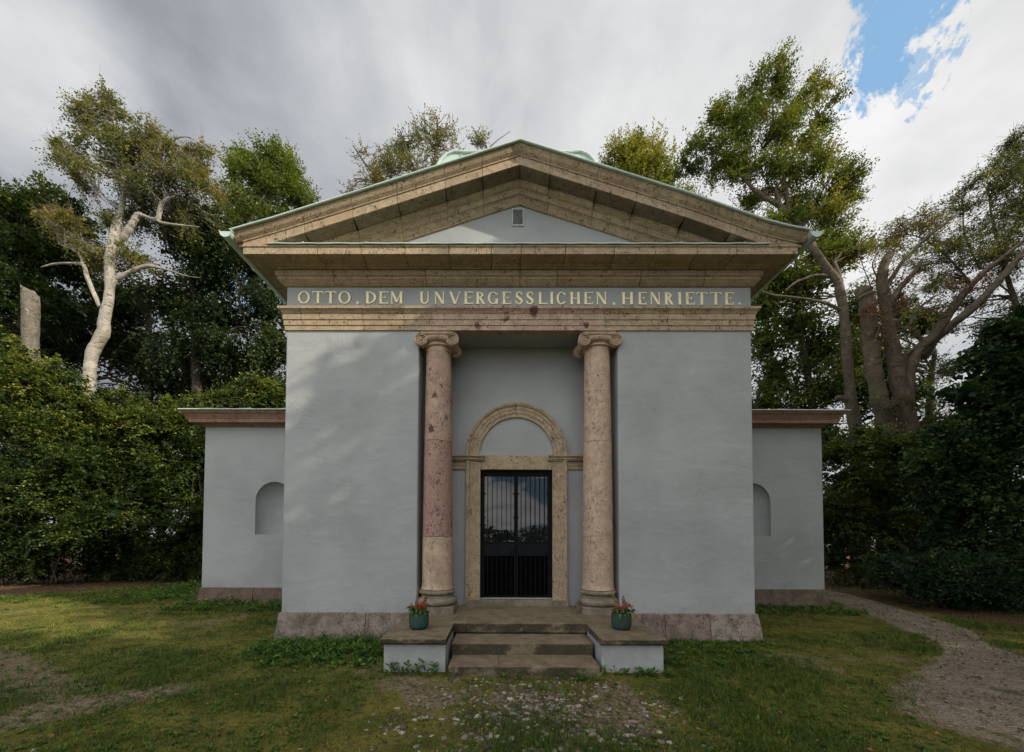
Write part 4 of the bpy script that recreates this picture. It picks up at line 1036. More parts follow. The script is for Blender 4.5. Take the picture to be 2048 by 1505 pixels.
def make_tree(name, label, cat, Y, limbs, lobes, lmat, bmat, seed, size=.085, nl=12, L=.75, droop=.25, bias=(0, 0, 0), group=None, tint=(.1, .75), base=None, branches=1.0, twigs=0, jag=.08, dens=1.0, trunk_name='trunk', flat=1.0, inner=0.0, spread=.27):
    """limbs: pixel polylines; lobes: (px, py, rx, ry, sprays, dY, tint_shift)."""
    R = np.random.default_rng(seed); rg = random.Random(seed)
    world = [limb(l, Y) for l in limbs]
    b0 = world[0][0] if base is None else base
    t = thing(name, label, cat, (b0[0], b0[1], float(gz(b0[0], b0[1]))), group)
    off = Vector(t.location)
    def adopt(o): o.parent = t; o.matrix_parent_inverse = Matrix.Translation(-off); return o
    skel = []
    if world:
        m = MB()
        for k, wl in enumerate(world):
            pts = list(wl)
            if k == 0 and base is None:
                p = pts[0]; g = float(gz(p[0], p[1]))
                if p[2] > g: pts = [(p[0], p[1], g - .2, p[3] * 1.5), (p[0], p[1], g + .4, p[3] * 1.2)] + pts
            pts = [(p[0] + rg.uniform(-1, 1) * p[3] * jag, p[1], p[2], p[3] * (1 + rg.uniform(-jag, jag))) for p in pts]
            if len(pts) > 12 and pts[3][3] > .12:
                pts = spline(pts, 60); ph = rg.uniform(0, 9); pts = [(p[0] + .04 * math.sin(i * .5 + ph) * p[3], p[1], p[2], p[3] * (1 + .05 * math.sin(i * .9 + ph) + .035 * math.sin(i * 2.3 + ph * 2))) for i, p in enumerate(pts)]
            if pts[-1][3] < .05: pts[-1] = (*pts[-1][:3], .006)
            m.tube(pts, 14 if k < 3 else 9, True, rg, .05); skel += pts
        adopt(m.build(trunk_name, bmat, None, smooth=True))
    Q, TI, TW = [], [], []
    SK = np.array(skel) if skel else None
    for lb in lobes:
        px, py, rx, ry, ns = lb[:5]; dY = lb[5] if len(lb) > 5 else 0; ts = lb[6] if len(lb) > 6 else 0
        yy = Y + dY; c = at(px, py, yy); s = (yy + 6.2) / FPX; rad = np.array([rx * s, min(rx, ry * 1.3) * s * 1.0, ry * s]); ns = max(4, int(ns * dens))
        # uneven lobes: several sub clumps inside each
        nc = max(2, ns // 26); cc = nrm(R.normal(0, 1, (nc, 3))) * R.uniform(.25, .95, (nc, 1)); k = R.integers(0, nc, ns)
        o = cc[k] + R.normal(0, spread, (ns, 3)); ln = np.linalg.norm(o, axis=1, keepdims=True); o = np.where(ln > 1.12, o / ln * 1.12, o)
        P = c + o * rad
        D = nrm(o + 1e-6) * .8 + R.normal(0, .5, (ns, 3)) + np.array(bias); D[:, 2] *= .7
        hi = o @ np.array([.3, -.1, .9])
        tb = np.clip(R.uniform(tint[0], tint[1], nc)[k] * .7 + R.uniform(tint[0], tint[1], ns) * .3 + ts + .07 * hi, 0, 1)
        g = gz(P[:, 0], P[:, 1]) + .05; ok = P[:, 2] > g; P, D, tb = P[ok], D[ok], tb[ok]
        if len(P) == 0: continue
        q, ti = sprays(R, P, D, L, nl, size, droop, flat, tb); Q.append(q); TI.append(ti)
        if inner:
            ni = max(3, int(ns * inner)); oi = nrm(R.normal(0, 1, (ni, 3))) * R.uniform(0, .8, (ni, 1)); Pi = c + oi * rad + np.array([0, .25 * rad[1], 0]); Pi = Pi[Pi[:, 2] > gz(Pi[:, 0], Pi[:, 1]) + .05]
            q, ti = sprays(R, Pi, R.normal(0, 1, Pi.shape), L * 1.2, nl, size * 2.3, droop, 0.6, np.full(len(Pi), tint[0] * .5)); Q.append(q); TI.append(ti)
        if SK is not None and branches > 0:
            nb = int(max(2, len(cc) * branches)); ii = R.choice(len(P), min(nb, len(P)), replace=False)
            for i in ii:
                e = P[i]; dd = np.linalg.norm(SK[:, :3] - e, axis=1) + np.where(SK[:, 2] > e[2] + .2, 1.5, 0) * 1.0; j = int(np.argmin(dd)); a = SK[j]
                Ld = np.linalg.norm(e - a[:3])
                if Ld > 7: continue
                mid1 = a[:3] + (e - a[:3]) * .4 + R.normal(0, .09, 3) * Ld + np.array([0, 0, .10 * Ld]); mid2 = a[:3] + (e - a[:3]) * .75 + R.normal(0, .07, 3) * Ld + np.array([0, 0, .06 * Ld]); r0 = min(a[3] * .6, .012 + .012 * Ld)
                TW.append(np.array(spline([(*a[:3], r0), (*mid1, r0 * .7), (*mid2, r0 * .45), (*e, .004)], 8)))
        if twigs:
            ii = R.choice(len(P), min(int(twigs * len(P)), len(P)), replace=False)
            for i in ii:
                e = P[i] + nrm(D[i]) * L * R.uniform(.4, .9); a0 = P[i] - nrm(D[i]) * L * .6; md = (a0 + e) / 2 + R.normal(0, .05, 3); TW.append(np.array([(*a0, .007), (*md, .005), (*e, .0025)]))
    if TW:
        V, F = tubes_np(TW); adopt(np_mesh('branches', V, F, bmat, None, {'tone': np.zeros(len(V))}, True))
    if Q:
        LEAVES[0] += sum(len(q) for q in Q); adopt(quads_obj('crown', Q, TI, lmat, None))
    return t

# --- left of the mausoleum
make_tree('beech_tree', 'tall pale barked beech with a bent bare trunk and windswept rusty crown', 'tree', 13.0, [
    [(178, 840, 17), (177, 799, 14.5), (181, 732, 15.5), (188, 699, 15), (206, 666, 15), (209, 639, 13.5), (216, 609, 13), (220, 566, 12), (220, 520, 12), (229, 474, 12), (235, 442, 10), (244, 411, 6.5), (248, 364, 6.5), (249, 342, 6), (244, 317, 4), (236, 290, 3), (228, 240, 2), (215, 200, 1)],
    [(217, 585, 8), (231, 561, 7), (259, 545, 5.6), (290, 533, 5), (319, 536, 3.6), (345, 543, 2.4), (372, 552, 1), (400, 556, .4)],
    [(226, 490, 9), (247, 474, 8.5), (266, 446, 8), (276, 431, 7.5), (286, 431, 5)],
    [(201, 615, 6), (186, 583, 6), (173, 550, 6), (166, 530, 5), (138, 527, 3.5), (110, 528, 3), (80, 535, 1.2)], [(167, 533, 4.5), (160, 510, 3.5), (146, 500, 2.5), (118, 488, 1)],
    [(249, 350, 4), (265, 346, 3.4), (300, 353, 3.4), (337, 353, 3.2), (353, 349, 3), (358, 338, 2.6)],
    [(286, 431, 4), (303, 438, 4), (316, 438, 6), (322, 411, 5.5), (333, 400, 4), (350, 392, 2)], [(312, 440, 4), (331, 447, 3), (400, 455, 1.5)], [(244, 420, 3), (215, 400, 2.5), (196, 385, 2.3), (180, 425, 1)],
    [(247, 352, 4), (290, 320, 3), (330, 290, 2.2), (372, 274, 1.6), (420, 300, .8)]],
    [(200, 195, 34, 22, 120, 0, .1), (185, 240, 38, 34, 170), (225, 235, 30, 35, 110), (240, 290, 62, 42, 320, 0, .08), (300, 280, 46, 34, 220, 0, .05), (345, 300, 46, 30, 190, 0, .15), (385, 320, 42, 36, 150, .5, .22), (410, 365, 36, 44, 150, .8, .2),
     (330, 360, 62, 44, 300), (255, 370, 58, 44, 260, 0, -.12), (190, 330, 46, 40, 200), (112, 296, 34, 16, 70), (140, 322, 34, 26, 90), (165, 360, 30, 30, 70), (290, 430, 60, 34, 220, 1, -.2), (370, 420, 56, 44, 220, 1.2, -.1),
     (150, 465, 50, 32, 180, 0, .2), (105, 440, 44, 26, 120, .5, .12), (180, 500, 40, 34, 150, 0, .1), (265, 515, 56, 24, 170, .3, .12), (215, 450, 26, 34, 70, 0, -.1)],
    M_LBEECH, M_BEECH, 11, size=.125, nl=11, L=.95, droop=.42, bias=(.35, 0, -.15), tint=(.15, .75), branches=1.8, twigs=.6, jag=.06, dens=1.1, inner=.0, spread=.18)

def snag():
    Y = 7.0; t = thing('dead_tree_trunk', 'snapped dead tree trunk with a slanted broken top above the left thicket', 'dead tree'); s = (Y + 6.2) / FPX
    c0 = at(62, 735, Y); g = float(gz(c0[0], c0[1])); t.location = (c0[0], c0[1], g)
    rg = random.Random(4); rings = []; n = 26
    for k, (px, py, r) in enumerate(spline([(66, 1150, 25), (66, 900, 23), (64, 735, 20), (61, 680, 19.5), (61, 640, 20.5), (60, 600, 20.5), (60.5, 575, 20.5)], 22)):
        c = at(px, py, Y); ring = []
        for i in range(n):
            a = 2 * PI * i / n; rr = r * s * .64 * (1 + rg.uniform(-.05, .05) + .05 * math.sin(3 * a + k * .3)); z = c[2] - c0[2]
            top = (at(0, 566 + (math.cos(a) + 1) * 17, Y)[2] - c0[2]) + rg.uniform(-.09, .09)
            ring.append((c[0] - c0[0] + rr * math.cos(a), c[1] - c0[1] + rr * math.sin(a), min(z, top) + (c0[2] - g)))
        rings.append(ring)
    m = MB(); m.loft(rings); m.build('trunk', M_SNAG, t, smooth=True)
snag()

make_tree('tree', 'leafy tree at the far left edge behind the snapped trunk', 'tree', 15.0, [[(40, 900, 14), (45, 700, 12), (40, 560, 8), (45, 470, 4)]],
    [(20, 420, 60, 46, 300, 0, .12), (80, 420, 58, 44, 290, 0, .12), (140, 440, 44, 34, 180, .4, .05), (-40, 480, 70, 70, 300), (40, 500, 80, 56, 380, 0, -.1), (120, 520, 60, 50, 260, .5, -.1), (20, 580, 80, 50, 320, -.5, .05), (100, 610, 70, 50, 260, .3, -.2), (0, 670, 70, 50, 220), (-50, 600, 60, 60, 160)],
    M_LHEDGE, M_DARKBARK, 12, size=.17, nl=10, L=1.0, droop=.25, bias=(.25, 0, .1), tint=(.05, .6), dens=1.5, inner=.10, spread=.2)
make_tree('tree', 'dark tree with trailing leafy boughs between the pale beech and the roof eave', 'tree', 16.5, [[(395, 900, 12), (392, 700, 10), (385, 560, 7), (380, 440, 3)], [(480, 590, 3), (478, 600, 3), (487, 630, 3), (500, 665, 2.5), (540, 690, 1.5)]],
    [(360, 470, 60, 44, 260), (440, 470, 56, 54, 300, 0, .04), (400, 540, 70, 44, 300, 0, -.1), (500, 520, 60, 50, 280, 0, .05), (330, 590, 60, 44, 240, .5, -.1), (430, 620, 80, 50, 330, 0, -.12), (530, 600, 50, 46, 220, 0, 0), (370, 690, 80, 50, 300, 0, -.1), (470, 710, 90, 50, 330, 0, -.1), (545, 690, 44, 60, 200, -1, .1)],
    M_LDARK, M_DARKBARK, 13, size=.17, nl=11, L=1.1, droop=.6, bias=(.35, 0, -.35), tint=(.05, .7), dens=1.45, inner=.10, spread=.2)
make_tree('tree', 'bright green tree standing up behind the left slope of the roof', 'tree', 19.0, [[(540, 900, 12), (540, 600, 8), (535, 420, 4), (528, 330, 1.5)]],
    [(490, 312, 26, 20, 100), (535, 325, 44, 26, 190), (580, 340, 30, 30, 140), (510, 360, 50, 34, 220), (570, 380, 54, 34, 240), (600, 405, 30, 24, 90), (470, 390, 44, 36, 170), (530, 430, 66, 36, 240, 0, -.1), (470, 350, 22, 22, 60), (460, 440, 50, 40, 160, 0, -.1)],
    M_LGREEN, M_BROWN, 14, size=.16, nl=10, L=.95, droop=.05, bias=(.1, 0, .55), tint=(.3, .85), twigs=.2, dens=1.3, inner=.06, spread=.2)
make_tree('tree', 'shadowy tree in the dark gap behind the pale beech trunk', 'tree', 19.0, [[(290, 950, 10), (300, 760, 8), (295, 560, 5)], [(350, 900, 7), (352, 760, 6), (345, 640, 4)]],
    [(120, 680, 90, 56, 300), (240, 690, 90, 60, 320), (340, 760, 90, 60, 300), (450, 790, 90, 50, 280), (80, 600, 80, 56, 260), (230, 600, 70, 50, 240), (540, 780, 60, 50, 180), (140, 800, 90, 50, 240), (260, 830, 90, 50, 240), (380, 850, 90, 50, 240), (60, 760, 80, 60, 200), (480, 880, 90, 50, 160), (300, 930, 120, 70, 240)],
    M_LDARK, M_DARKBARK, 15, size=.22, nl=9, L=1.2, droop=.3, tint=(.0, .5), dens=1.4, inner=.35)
make_tree('sapling', 'low spray of yellow green beech boughs above the left wing roof', 'sapling', 9.5, [[(500, 980, 5), (505, 860, 4), (515, 790, 2)]],
    [(500, 775, 56, 16, 130, 0, .15), (550, 790, 50, 18, 130, 0, .2), (440, 800, 50, 18, 100, 0, .05), (530, 815, 70, 16, 120, 0, -.1), (400, 815, 40, 16, 70, 0, .1)],
    M_LHEDGE, M_DARKBARK, 16, size=.10, nl=11, L=.7, droop=.1, bias=(.2, 0, .05), tint=(.2, .85), dens=1.8, inner=.2)

# thicket on the left: separate beech bushes
def bush(label, Y, lobes, seed, size=.09, mat_=None, tint=(.05, .8), L=.5, name='bush', bias=(.15, -.3, .25), group='bushes of the left thicket', nl=12, stems=6, dens=1.9, droop=.25):
    cx = sum(l[0] for l in lobes) / len(lobes); rg = random.Random(seed)
    limbs = []
    for _ in range(stems):
        q = rg.choice(lobes); limbs.append([(cx * .6 + q[0] * .4 + rg.uniform(-20, 20), 1165, 3), (cx * .4 + q[0] * .6 + rg.uniform(-15, 15), (1165 + q[1]) / 2, 2.5), (q[0], q[1], 1.5)])
    return make_tree(name, label, 'bush', Y, limbs, lobes, mat_ or M_LHEDGE, M_DARKBARK, seed, size=size, nl=nl, L=L, droop=droop, bias=bias, group=group, tint=tint, branches=.5, trunk_name='stems', dens=dens, jag=.1, inner=.16, spread=.27, twigs=.12)
bush('sunlit bushy beech growth at the foot of the snapped trunk', 5.9, [(20, 740, 60, 50, 260, 0, .2), (90, 770, 60, 44, 240, 0, .18), (-40, 790, 70, 60, 240, 0, .15), (140, 810, 46, 36, 170, 0, .12), (15, 690, 9, 26, 14, 0, .3), (50, 705, 8, 24, 12, 0, .3), (112, 738, 8, 26, 12, 0, .3), (150, 770, 8, 24, 12, 0, .3), (40, 840, 90, 54, 320, 0, .05), (130, 880, 70, 50, 230, 0, 0), (30, 930, 90, 56, 260, 0, -.05), (-60, 900, 80, 90, 260)], 21)
bush('dense dark lower thicket on the far left over brown leaf litter', 5.6, [(20, 1010, 90, 50, 260, 0, 0), (110, 1000, 80, 50, 240), (-60, 1030, 90, 70, 220), (40, 1080, 90, 44, 230), (140, 1070, 70, 44, 190), (60, 1125, 90, 30, 160, .2, -.05), (-60, 1120, 90, 40, 140), (190, 1030, 50, 60, 140), (150, 940, 60, 50, 240), (60, 950, 70, 50, 200)], 22, tint=(.0, .6))
bush('leafy thicket below the pale beech trunk with a few tall shoots', 6.8, [(190, 850, 60, 40, 230, 0, .14), (260, 840, 60, 36, 220, 0, .14), (310, 850, 46, 40, 180, 0, .1), (220, 920, 70, 56, 260, 0, 0), (245, 795, 7, 26, 12, 0, .3), (278, 800, 6, 22, 9, 0, .3), (332, 805, 8, 24, 12, 0, .3), (218, 800, 6, 24, 10, 0, .3), (300, 930, 66, 56, 240, 0, 0), (230, 1000, 70, 56, 230, 0, -.05), (300, 1020, 60, 56, 210, 0, -.06), (240, 1085, 80, 44, 190, 0, -.1), (320, 1100, 60, 36, 130, 0, -.1), (280, 1135, 80, 26, 150, 0, -.1), (200, 1130, 60, 30, 140, 0, -.1), (360, 1135, 50, 22, 90, 0, -.1)], 23, tint=(.02, .75))
bush('shaded bush pressed against the outer wall of the left wing', 7.0, [(365, 850, 36, 34, 140, 0, .15), (390, 900, 40, 50, 190, 0, .04), (370, 970, 50, 56, 200), (395, 1040, 44, 50, 170), (360, 1080, 50, 44, 150, 0, -.05), (400, 1110, 40, 36, 110, 0, -.05), (430, 860, 44, 40, 120, 1.5), (440, 960, 50, 60, 140, 2.0)], 24, tint=(.0, .65))

# --- behind the roof
make_tree('autumn_tree', 'half bare autumn tree with twiggy top behind the roof left of the ridge', 'tree', 19.5, [[(860, 700, 12), (858, 480, 9), (862, 380, 6), (872, 300, 3), (876, 235, 1)], [(858, 470, 6), (800, 400, 4), (740, 340, 2.2), (705, 290, 1)], [(860, 430, 4), (930, 350, 1.8), (985, 290, .9), (1022, 262, .4)], [(858, 400, 4), (820, 320, 2.5), (800, 260, 1)]],
    [(815, 290, 38, 34, 170, 0, -.1), (860, 275, 34, 30, 150, 0, .05), (790, 330, 40, 34, 150, 0, -.05), (840, 340, 60, 34, 180), (740, 330, 34, 36, 40, 0, .35), (705, 375, 30, 20, 30, 0, .3), (755, 370, 40, 24, 70, 0, .2), (905, 300, 34, 30, 50, 0, .2), (965, 290, 26, 14, 50, 0, 0), (720, 300, 20, 24, 14, 0, .4), (900, 255, 40, 24, 12, 0, .3)],
    M_LYELLOW, M_BROWN, 31, size=.13, nl=10, L=.85, droop=.0, bias=(0, 0, .7), tint=(.3, .72), branches=5, twigs=.9)
make_tree('tree', 'yellow green treetop behind the right slope of the roof', 'tree', 21.0, [[(1280, 700, 10), (1278, 450, 6), (1276, 320, 2.5), (1274, 275, 1)]],
    [(1272, 285, 28, 20, 90, 0, .1), (1245, 315, 40, 26, 150, 0, .05), (1300, 320, 40, 30, 170, 0, .05), (1270, 350, 60, 30, 200), (1330, 350, 40, 36, 150, 0, -.05), (1310, 385, 60, 30, 150), (1215, 330, 20, 18, 40, 0, .1), (1350, 400, 50, 40, 150, 0, -.1)],
    M_LRIGHT, M_BROWN, 32, size=.15, nl=10, L=.9, droop=-.05, bias=(.1, 0, .7), tint=(.45, .95), dens=1.6, inner=.1)

# --- right of the mausoleum
make_tree('leaning_beech', 'tall sunlit beech whose forked trunk leans left over the roof corner', 'tree', 9.0, [
    [(1716, 900, 17), (1713, 864, 15), (1702, 806, 12.5), (1697, 745, 11.5), (1692, 690, 11.5), (1687, 622, 10), (1681, 586, 10.5), (1674, 562, 10), (1658, 543, 8.5), (1640, 515, 8), (1627, 497, 8), (1600, 455, 7, .6), (1565, 418, 6.5, 1), (1551, 406, 6, 1), (1517, 387, 4.5, 1), (1496, 366, 4, 1), (1465, 326, 2.5, 1), (1450, 290, 1.2, 1)],
    [(1683, 590, 8), (1678, 560, 7.5), (1672, 538, 6), (1668, 528, 4)],
    [(1560, 414, 5, 1), (1556, 395, 5, 1), (1551, 380, 3.5, 1)],
    [(1679, 620, 4.6), (1664, 612, 4), (1646, 605, 3.6), (1615, 599, 3), (1585, 595, 2.6), (1545, 590, 2.2), (1520, 581, 1.4)],
    [(1655, 553, 4), (1630, 551, 3.4), (1609, 558, 3), (1590, 566, 2.4), (1570, 582, 1.2)],
    [(1706, 812, 7), (1696, 803, 7), (1684, 797, 7), (1672, 796, 5)],
    [(1580, 432, 5, 1), (1570, 370, 4, 1), (1552, 290, 3, 1), (1546, 220, 2, 1), (1548, 150, .8, 1)], [(1572, 380, 3, 1), (1610, 300, 2.4, 1), (1640, 220, 1.4, 1), (1660, 190, .7, 1)], [(1600, 455, 4, .6), (1650, 410, 3, 0), (1700, 390, 1.4, 0)]],
    [(1548, 165, 34, 38, 170, 1, .05), (1515, 195, 36, 34, 160, 1), (1590, 215, 34, 30, 120, 1, .08), (1640, 180, 22, 34, 80, 1, .1), (1655, 225, 26, 26, 80, 1), (1440, 235, 34, 36, 140, 1), (1480, 260, 44, 34, 190, 1), (1550, 260, 50, 40, 240, 1, .05), (1415, 290, 34, 34, 110, 1, -.05), (1620, 280, 36, 30, 130, 1, .08),
     (1500, 330, 60, 34, 220, 1, -.05), (1570, 335, 50, 36, 210, 1, 0), (1440, 345, 40, 34, 140, 1.3, -.1), (1655, 330, 34, 26, 120, .5, .1), (1700, 385, 34, 30, 140, .3, -.05), (1650, 385, 44, 34, 180, .5, .12), (1590, 400, 50, 30, 180, 1.3, .12), (1660, 440, 44, 30, 150, .3, .05), (1600, 450, 40, 24, 120, 1.2, .1), (1370, 320, 26, 34, 100, 2, -.15), (1560, 440, 40, 24, 90, .8, -.05), (1640, 500, 44, 30, 110, .3, 0), (1700, 500, 34, 34, 80, .3, .1), (1510, 395, 40, 24, 100, 1.8, -.1), (1690, 350, 30, 20, 60, .3)],
    M_LRIGHT, M_BROWN, 41, size=.10, nl=13, L=.85, droop=.05, bias=(.6, 0, .55), tint=(.15, .85), branches=1.6, twigs=.15, jag=.05, dens=1.5, inner=.0, spread=.17)
make_tree('tree', 'slim dark trunked tree behind the right wing with drooping foliage', 'tree', 13.0, [[(1632, 900, 12), (1625, 812, 9), (1612, 730, 8), (1600, 660, 7), (1594, 600, 6), (1590, 540, 4), (1600, 480, 2)], [(1510, 860, 4), (1520, 780, 4), (1560, 700, 2)], [(1600, 640, 3), (1560, 690, 2.4), (1530, 710, 1.5)]],
    [(1560, 560, 60, 36, 220, 0, .15), (1530, 610, 40, 40, 130, 0, .05), (1620, 560, 50, 40, 170, 0, .2), (1600, 640, 60, 44, 170, 0, .05), (1540, 680, 46, 40, 140, 0, .15), (1640, 690, 50, 50, 160), (1560, 750, 60, 44, 190, 0, 0), (1650, 770, 56, 46, 180, 0, 0), (1530, 810, 40, 34, 100), (1610, 820, 60, 34, 140, 0, -.1), (1720, 620, 40, 60, 110, 1, 0), (1700, 720, 50, 60, 130, 1.5, -.05), (1690, 500, 44, 34, 120, 0, .25), (1670, 470, 40, 30, 80, 0, .3)],
    M_LRIGHT, M_DARKBARK, 42, size=.13, nl=10, L=.85, droop=.3, bias=(.1, 0, -.05), tint=(.0, .6), dens=1.7, inner=.15)
make_tree('pollarded_beech', 'massive many stemmed beech with sawn off stems right of the leaning trunk', 'tree', 7.0, [
    [(1775, 930, 26), (1775, 870, 21), (1764, 815, 20), (1757, 790, 19), (1748, 740, 18.5), (1743, 700, 18.5), (1737, 640, 17.5), (1733, 600, 18), (1729, 588, 19), (1728, 580, 18.5)],
    [(1822, 930, 28), (1818, 860, 23), (1806, 800, 20), (1796, 760, 18.5), (1785, 700, 17), (1779, 660, 15), (1771, 600, 13.5), (1764, 565, 13), (1768, 532, 11.5), (1780, 508, 10.5)],
    [(1826, 900, 20), (1816, 810, 16), (1818, 754, 14.5), (1832, 708, 13.5), (1863, 677, 13), (1893, 634, 12.5), (1927, 589, 10), (1967, 546, 8), (2010, 512, 6), (2060, 470, 4)],
    [(1845, 715, 12, .5), (1878, 671, 12, .5), (1939, 622, 12, .8), (1985, 576, 10.5, 1), (2031, 524, 9.5, 1), (2080, 470, 8, 1)],
    [(1772, 575, 6), (1786, 552, 5.5), (1808, 521, 5), (1826, 503, 4.8), (1857, 473, 4.4), (1893, 445, 3.6), (1921, 424, 2.6)],
    [(1776, 610, 8), (1790, 590, 8), (1802, 574, 7.5), (1826, 548, 7), (1842, 524, 6)],
    [(1788, 668, 4), (1798, 664, 5), (1817, 653, 4.5), (1835, 620, 4), (1875, 589, 2.4)], [(1803, 752, 7), (1808, 714, 8), (1815, 708, 6), (1841, 686, 5), (1836, 672, 4.4), (1825, 655, 4)], [(1795, 660, 3.6), (1793, 645, 3.6), (1803, 636, 2)],
    [(1756, 560, 2), (1745, 530, 1.5), (1755, 505, .8)], [(1742, 575, 1.2), (1722, 520, .9), (1716, 480, .5)]],
    [(1765, 650, 30, 40, 36, -.4, .65), (1800, 600, 30, 30, 24, -.4, .7), (1745, 640, 30, 40, 20, -.5, .75), (1790, 560, 34, 26, 22, 0, .55), (1760, 540, 40, 40, 24, 0, .4), (1840, 600, 44, 40, 60, 0, .1), (1830, 640, 40, 26, 34, 0, .55), (1925, 570, 34, 24, 44, -.4, .7), (1800, 800, 44, 24, 40, -.8, -.1), (1830, 745, 50, 34, 60, .5, -.05), (1800, 880, 70, 24, 80, -.6, -.05)],
    M_LAUT, M_BROWN, 43, size=.075, nl=9, L=.5, droop=.15, tint=(.05, .35), branches=2.2, twigs=.8, jag=.05)
make_tree('tree', 'thin twiggy windblown tree at the top right edge turning yellow', 'tree', 10.0, [[(2060, 760, 14), (2040, 640, 9), (2010, 540, 5), (1985, 440, 3), (1975, 360, 1.2)], [(1960, 540, 3), (1930, 470, 2.2), (1925, 400, 1)], [(2000, 520, 3), (2040, 420, 2), (2060, 340, 1)], [(1945, 570, 3), (1880, 500, 2.4), (1820, 470, 1.4), (1760, 480, .6)]],
    [(2020, 290, 30, 20, 90, 0, -.1), (2050, 330, 40, 40, 150, 0, -.15), (1995, 350, 44, 26, 110, 0, -.05), (1945, 370, 40, 34, 80, 0, .15), (1990, 410, 60, 36, 190, 0, -.1), (1900, 420, 54, 30, 110, 0, .2), (1840, 440, 50, 30, 90, 0, .3), (1790, 470, 46, 26, 70, 0, .4), (1880, 480, 70, 34, 150, 0, .1), (1960, 470, 70, 44, 230, 0, -.1), (2040, 430, 60, 60, 230, 0, -.15), (1750, 510, 34, 30, 34, 0, .4), (1830, 520, 60, 34, 110, 0, .2), (1930, 530, 70, 40, 190, 0, 0), (2020, 530, 60, 50, 200, 0, -.15), (1870, 570, 60, 30, 90, 0, .1), (1960, 610, 60, 26, 90, 0, 0), (2030, 620, 50, 40, 110, 0, -.05), (1930, 660, 50, 22, 60, .5, .05), (1990, 690, 54, 26, 80, .5, 0), (1900, 740, 50, 22, 60, .8, 0), (1960, 780, 60, 26, 80, .8, -.05), (1880, 820, 50, 24, 60, 1, -.05)],
    M_LYELLOW, M_BROWN, 44, size=.09, nl=10, L=.75, droop=.3, bias=(.45, 0, .25), tint=(.1, .5), branches=3, twigs=.8, dens=1.15, spread=.22)
make_tree('maple_tree', 'dense dark maple filling the right edge in deep shade', 'tree', 3.4, [[(2110, 1240, 30), (2105, 1000, 26), (2095, 800, 20), (2080, 620, 10), (2075, 540, 4)], [(2098, 830, 9), (2020, 760, 6), (1930, 700, 3)], [(2104, 950, 9), (1990, 880, 6), (1850, 850, 2.5)], [(2106, 1040, 8), (1980, 1000, 5), (1840, 960, 2)]],
    [(2060, 640, 44, 36, 130, .3, .05), (2000, 670, 40, 26, 100, 0, .05), (2060, 680, 70, 60, 240), (1970, 715, 44, 22, 80, 0, .05), (2010, 760, 80, 46, 260), (1925, 785, 50, 22, 64, 0, .05), (1990, 830, 80, 44, 240), (1900, 865, 50, 26, 90, 0, .05), (2040, 890, 80, 60, 240), (1960, 920, 80, 50, 240), (1880, 930, 60, 40, 150), (2030, 990, 80, 60, 230), (1930, 1010, 70, 56, 190), (2040, 1090, 80, 60, 200), (1960, 1100, 70, 50, 150), (2120, 800, 80, 200, 400)],
    M_LMAPLE, M_DARKBARK, 45, size=.105, nl=10, L=.55, droop=.25, bias=(-.35, -.15, 0), tint=(.1, .95), branches=.8, flat=1.0, dens=1.5, inner=.10, spread=.22)
bush('shaded leafy undergrowth beside the right wing where the path ends', 6.4, [(1690, 900, 46, 34, 160, 0, .2), (1740, 880, 50, 30, 150, 0, .2), (1800, 900, 56, 34, 170, 0, .12), (1700, 960, 50, 46, 190, 0, .05), (1770, 970, 60, 50, 210), (1850, 960, 60, 50, 190, 0, .04), (1680, 1040, 40, 50, 150), (1740, 1050, 60, 50, 190), (1820, 1050, 60, 56, 190), (1690, 1120, 44, 44, 120), (1770, 1130, 60, 44, 140), (1850, 1130, 60, 44, 130), (1900, 1060, 50, 60, 130)], 51, tint=(.0, .7), group='bushes behind the path', size=.085, dens=1.5)
bush('low dark bush along the outer side of the path at the right edge', 2.6, [(1860, 1150, 60, 44, 130), (1930, 1150, 60, 50, 150), (2010, 1160, 60, 56, 160), (1800, 1140, 50, 40, 90, 1.2), (2080, 1150, 70, 80, 150), (1960, 1200, 70, 24, 70), (2040, 1215, 60, 26, 70)], 52, tint=(.0, .55), group='bushes behind the path', size=.075, mat_=M_LMAPLE, stems=1)
make_tree('tree', 'broad dim tree closing the view behind the sawn off stems', 'tree', 17.0, [[(1860, 1000, 12), (1860, 800, 9), (1870, 700, 5)], [(1960, 1000, 9), (1955, 820, 7)]],
    [(1720, 760, 36, 60, 110), (1716, 660, 30, 50, 80, 0, .1), (1790, 620, 44, 44, 60, 0, .15), (1850, 640, 44, 30, 50, 0, .15), (1760, 720, 60, 50, 130, 0, .1), (1800, 790, 60, 44, 120), (1850, 860, 70, 40, 120), (1970, 900, 60, 40, 80), (1780, 880, 80, 40, 130), (1900, 910, 90, 40, 140), (1660, 880, 60, 40, 120), (1960, 980, 90, 60, 200), (1800, 980, 120, 60, 260), (1690, 1030, 60, 80, 220), (1880, 1070, 100, 60, 220)],
    M_LHEDGE, M_DARKBARK, 46, size=.2, nl=9, L=1.1, droop=.3, tint=(.0, .6), dens=1.7, inner=.4)

bush('half hidden bush close behind the outer corner of the right wing', 9.2, [(1560, 900, 60, 50, 150), (1620, 960, 60, 60, 170), (1560, 1010, 60, 60, 150), (1640, 1060, 50, 50, 130), (1580, 1100, 60, 40, 120)], 53, tint=(.0, .6), group='bushes behind the path', size=.1, dens=1.2, stems=2)
